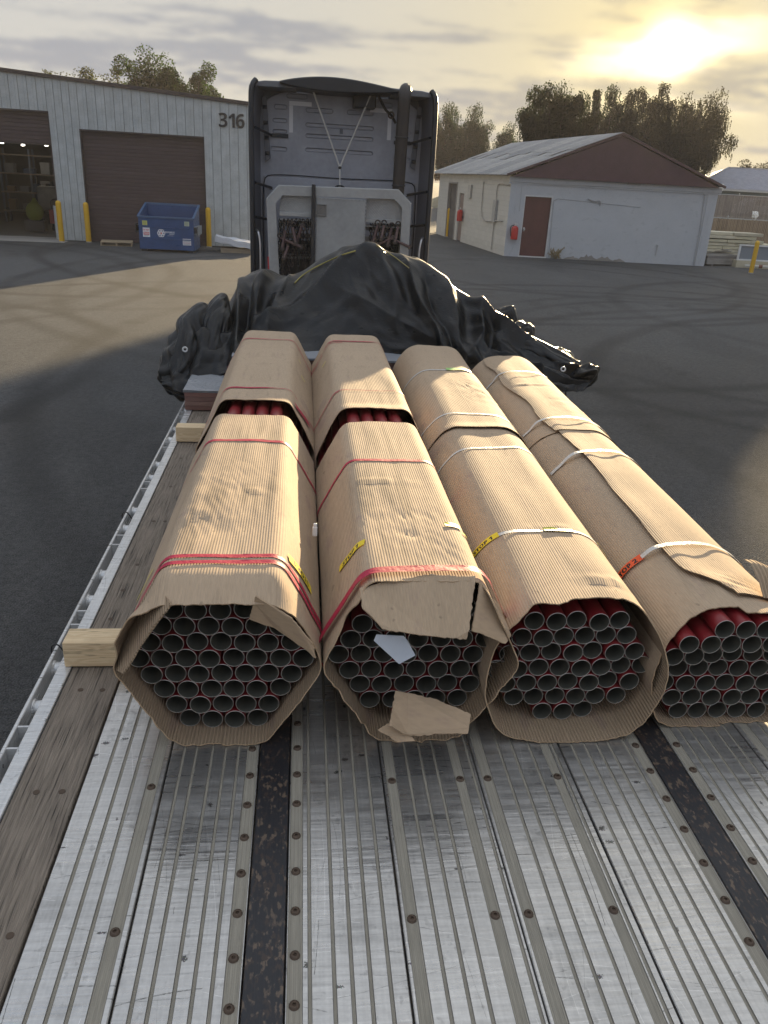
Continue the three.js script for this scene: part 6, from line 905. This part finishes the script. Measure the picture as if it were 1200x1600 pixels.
// ---------------------------------------------------------------- far right: bank, fences, house, stacks
{
  // bank of bare ground rising behind the yard fence
  const g = new THREE.PlaneGeometry(90, 60, 60, 50).rotateX(-Math.PI / 2).translate(58, 0, -76), P = g.attributes.position;
  for (let i = 0; i < P.count; i++) { const x = P.getX(i), z = P.getZ(i); P.setY(i, -0.3 + 1.75 * smooth(-47, -55, z) * smooth(13, 18, x) + n3(x * 0.3, z * 0.3, 2) * 0.12); }
  g.computeVertexNormals(); const bm = tex(512, 512, (u, v) => { const n = fbm(u * 30, v * 30, 1, 4), b = fbm(u * 5, v * 5, 2, 3); return mix3([0.30, 0.25, 0.17], [0.20, 0.18, 0.10], clamp(0.5 + n * 0.8 + b)); }, true, 1, 1);
  const o = mesh('terrain', g, M([1, 1, 1], 0.95, { map: bm }), null, true); o.userData.kind = 'structure'; o.userData.label = 'dry grassy bank behind the yard fence';
  const fence = (name, label, x0, x1, z0, z1, h, c, y0 = 0) => { const a = V(x0, y0, z0), d = V(x1 - x0, 0, z1 - z0), L = d.length(), yaw = Math.atan2(-d.z, d.x), t = thing(name, label, 'fence', a.toArray(), yaw), m = c.map(q => G(q, 0.8)); reseed(61);
    for (let x = 0; x <= L; x += 2.4) mesh('post', [new THREE.CylinderGeometry(0.035, 0.035, h + 0.08, 10).translate(x, (h + 0.08) / 2, -0.05), new THREE.SphereGeometry(0.045, 8, 6).translate(x, h + 0.09, -0.05)], G([0.42, 0.42, 0.40], 0.5), t);
    mesh('top_rail', cyl(V(0, h, -0.05), V(L, h, -0.05), 0.022), G([0.42, 0.42, 0.40], 0.5), t);
    const slats = m.map(() => []); for (let x = 0.02; x < L; x += 0.085) slats[(rnd() * m.length) | 0].push(box(x, x + 0.076, 0.04, h - 0.03 + rr(-0.01, 0.01), -0.012 + rr(-0.006, 0.006), -0.004)); slats.forEach((s, i) => { const q = mesh('privacy_slats', s, m[i], t); q.userData.kind = 'stuff'; }); };
  fence('slat_fence', 'nearer tan slatted fence behind the cream lumber stacks', 17.2, 34, -43.5, -40.5, 1.78, [[0.30, 0.21, 0.13], [0.33, 0.235, 0.15], [0.27, 0.19, 0.12]]);
  fence('slat_fence', 'farther grey-tan fence along the top of the bank', 15.5, 40, -58, -56, 1.62, [[0.27, 0.23, 0.20], [0.30, 0.26, 0.22], [0.24, 0.2, 0.175]], 1.35);
  { // house beyond
    const p = at(1165, 300, -74), t = thing('far_house', 'grey hip-roofed house beyond the farther fence at the far right', 'house', [p.x, 1.3, p.z], -0.15);
    mesh('wall', box(-4.2, 9, 0, 2.2, -8, 0), G([0.22, 0.20, 0.17], 0.8), t);
    const roof = new THREE.BufferGeometry(), v = [[-5, 2.2, 0.7], [9.6, 2.2, 0.7], [9.6, 2.2, -8.7], [-5, 2.2, -8.7], [-0.6, 4.05, -4], [6, 4.05, -4]], f = [[0, 1, 5], [0, 5, 4], [1, 2, 5], [2, 3, 4], [2, 4, 5], [3, 0, 4]]; roof.setAttribute('position', new THREE.Float32BufferAttribute(f.flat().flatMap(i => v[i]), 3)); roof.computeVertexNormals(); roof.setAttribute('uv', new THREE.Float32BufferAttribute(new Float32Array(36), 2));
    mesh('roof', roof, G([0.24, 0.25, 0.30], 0.6, { side: THREE.DoubleSide }), t); mesh('fascia', [box(-5, 9.6, 2.05, 2.22, 0.62, 0.72), bar(V(-5, 2.23, 0.7), V(-0.6, 4.08, -4), 0.12, 0.1), bar(V(-0.6, 4.08, -4), V(6, 4.08, -4), 0.12, 0.1)], G([0.42, 0.42, 0.45], 0.6), t);
    for (const x of [-2.6, 0.8, 4]) { const w = mesh('window', box(x, x + 1.3, 0.8, 1.8, 0.002, 0.03), G([0.5, 0.5, 0.48], 0.6), t); mesh('pane', box(x + 0.08, x + 1.22, 0.88, 1.72, 0.031, 0.036), M([0.03, 0.035, 0.04], 0.1), w); }
  }
  { const p = at(1146, 300, -64), t = thing('green_shed', 'dark green flat-roofed shed behind the farther fence', 'shed', [p.x, 1.3, p.z], -0.1); mesh('wall', box(-1.6, 3.2, 0, 1.95, -2, 0), G([0.075, 0.095, 0.085], 0.7), t); mesh('roof', box(-1.75, 3.35, 1.95, 2.06, -2.1, 0.15), G([0.5, 0.5, 0.47], 0.5), t); mesh('sign_board', box(-0.4, 0.5, 1.2, 1.6, 0.002, 0.02), G([0.2, 0.26, 0.12], 0.6), t); mesh('door', box(1.0, 1.9, 0.05, 1.7, 0.002, 0.03), G([0.25, 0.16, 0.08], 0.7), t); }
  { const p = at(1190, 300, -62), t = thing('parked_car', 'white and dark car half hidden behind the farther fence at the right edge', 'car', [p.x + 0.8, 1.35, p.z], 0.1); mesh('body', prism([[-2, 0.35], [2.1, 0.35], [2.15, 0.85], [1.3, 0.98], [0.8, 1.42], [-1.1, 1.45], [-1.9, 0.95]], -1.6, 0, 0.05), G([0.55, 0.55, 0.55], 0.3), t); mesh('window', prism([[-1.2, 0.98], [1.1, 0.98], [0.72, 1.36], [-1.0, 1.38]], 0.002, 0.03), M([0.02, 0.02, 0.025], 0.1), t); for (const x of [-1.25, 1.35]) mesh('wheel', new THREE.CylinderGeometry(0.33, 0.33, 0.22, 20).rotateX(Math.PI / 2).translate(x, 0.33, -0.05), mBlack, t); }
  { const p = at(1126, 293, -60), t = thing('flood_lamp', 'white lamp head on a pole just behind the right end of the shed', 'lamp', [p.x, 1.2, p.z]); mesh('pole', new THREE.CylinderGeometry(0.04, 0.05, p.y - 1.2, 10).translate(0, (p.y - 1.2) / 2, 0), mPocket, t); mesh('lamp_head', rbox(-0.16, 0.2, p.y - 1.45, p.y - 0.95, -0.1, 0.12, 0.08, 3), G([0.75, 0.75, 0.72], 0.5), t); }
  { const p = at(1180, 336, -55), t = thing('plastic_bag', 'white plastic bag caught on the bank above the fence', 'bag', p.toArray()); const s = new THREE.SphereGeometry(0.27, 26, 18), Q = s.attributes.position; for (let i = 0; i < Q.count; i++) { const k = 0.8 + n3(Q.getX(i) * 9, Q.getY(i) * 9, Q.getZ(i) * 9) * 0.5; Q.setXYZ(i, Q.getX(i) * k, Q.getY(i) * k, Q.getZ(i) * k * 0.6); } s.computeVertexNormals(); mesh('crumpled_film', s, M([0.8, 0.79, 0.74], 0.6), t); mesh('twisted_corner', new THREE.ConeGeometry(0.07, 0.2, 8).rotateZ(0.9).translate(-0.2, 0.2, 0), M([0.8, 0.79, 0.74], 0.6), t); }
  // cream lumber and grey pipe stacks
  reseed(71); const cream = [[0.60, 0.55, 0.38], [0.66, 0.60, 0.44], [0.52, 0.47, 0.34]].map(c => G(c, 0.75)), grey = [[0.27, 0.25, 0.23], [0.33, 0.31, 0.28], [0.22, 0.2, 0.19]].map(c => G(c, 0.7));
  const L0 = onY(1098, 402), t = thing('lumber_stack', 'tall stack of cream boards beside the right wall of the shed', 'lumber stack', [L0.x, 0, L0.z], 0.05);
  for (let r = 0; r < 7; r++) { const y = 0.12 + r * 0.155 + (r > 4 ? 0.03 : 0); let x = 0.02; const end = [3.9, 4.1, 3.8, 4.0, 3.1, 2.7, 3.0][r]; while (x < end - 0.2) { const l = Math.min(end - x, rr(0.9, 2.2)); mesh('board', rbox(x, x + l - 0.02, y, y + 0.135, -1.2, rr(-0.05, 0.05), 0.01), cream[(rnd() * 3) | 0], t); x += l; } } for (const x of [0.4, 1.9, 3.3]) mesh('bearer', box(x, x + 0.1, 0.001, 0.118, -1.2, 0), grey[0], t);
  const L1 = onY(1103, 415), t2 = thing('channel_stack', 'low stack of grey steel channels on the ground before the cream boards', 'steel stack', [L1.x, 0, L1.z], 0.3);
  for (let r = 0; r < 5; r++) for (let k = 0; k < 8; k++) mesh('channel', [box(0, 1.75 + rr(-0.04, 0.04), 0.06 + r * 0.085, 0.07 + r * 0.085, -k * 0.11 - 0.1, -k * 0.11), box(0, 1.75, 0.07 + r * 0.085, 0.135 + r * 0.085, -k * 0.11 - 0.008, -k * 0.11), box(0, 1.75, 0.07 + r * 0.085, 0.135 + r * 0.085, -k * 0.11 - 0.1, -k * 0.11 - 0.092)], grey[(rnd() * 3) | 0], t2); for (const x of [0.3, 1.4]) mesh('bearer', box(x, x + 0.09, 0.001, 0.058, -0.9, 0), grey[2], t2);
  for (let k = 0; k < 5; k++) mesh('loose_strip', rbox(0.3 + k * 0.2, 1.6 + rr(-0.3, 0.2), 0.52 + k * 0.03, 0.545 + k * 0.03, -0.7 + k * 0.1, -0.6 + k * 0.1, 0.006).rotateY(rr(-0.15, 0.15)), k % 2 ? cream[2] : grey[0], t2);
  const W0 = onY(1186, 424), w = thing('window_frame', 'white framed window unit standing at the right edge behind the bollard', 'window unit', [W0.x + 0.2, 0, W0.z - 1.4], -0.1); for (const [a, b, c, d] of [[-0.5, 1.1, 0.3, 0.36], [-0.5, 1.1, 0.9, 0.96], [-0.5, -0.42, 0.361, 0.899], [1.02, 1.1, 0.361, 0.899], [0.2, 0.26, 0.361, 0.899]]) mesh('frame', rbox(a, b, c, d, -0.08, 0, 0.006), G([0.72, 0.72, 0.70], 0.5), w); mesh('pane', box(-0.42, 1.02, 0.36, 0.9, -0.05, -0.045), M([0.2, 0.23, 0.26], 0.12), w); mesh('support_block', box(-0.5, 1.1, 0, 0.299, -0.4, 0.02), cream[2], w);
  const Pp = onY(1180, 421), pp = thing('white_pipe', 'long white pipe lying on the ground behind the right bollard', 'pipe', [Pp.x, 0.09, Pp.z - 0.6], -0.1); mesh('pipe_wall', new THREE.LatheGeometry([[0.08, 0], [0.09, 0], [0.09, 3], [0.08, 3], [0.08, 0]].map(q => new THREE.Vector2(...q)), 18).rotateZ(-Math.PI / 2).translate(-0.2, 0, 0), G([0.6, 0.58, 0.5], 0.5), pp, true); mesh('coupling', new THREE.CylinderGeometry(0.1, 0.1, 0.16, 18).rotateZ(Math.PI / 2).translate(0.5, 0, 0), G([0.2, 0.07, 0.04], 0.6), pp);
  const WB2 = onFrame(frameR, 858, 402); const wp = fromFrame(frameR, WB2[0] + 0.25, 0, 0.15);
  { reseed(99); const tt = thing('dry_weed', 'dry brown weed growing at the wall foot right of the brown door', 'weed', [wp.x, 0, wp.z]); const st = [], lf = []; for (let i = 0; i < 14; i++) { const a = rr(0, 6.28), h = rr(0.15, 0.5), e = V(Math.cos(a) * 0.35 * rnd(), h, Math.abs(Math.sin(a)) * 0.3 * rnd()); st.push(cyl(V(rr(-0.05, 0.05), 0, 0), e, 0.008, 0.004, 4)); for (let k = 0; k < 5; k++) lf.push(new THREE.ConeGeometry(0.022, 0.12, 4).rotateZ(rr(-1, 1)).rotateY(rr(0, 6)).translate(e.x * (0.5 + k * 0.12) + rr(-0.04, 0.04), e.y * (0.55 + k * 0.11), e.z + rr(-0.04, 0.04))); } mesh('stem', st, G([0.22, 0.17, 0.09], 0.9), tt); mesh('leaf_tips', lf, G([0.3, 0.22, 0.1], 0.9), tt); }
}

renderer.render(scene, camera);
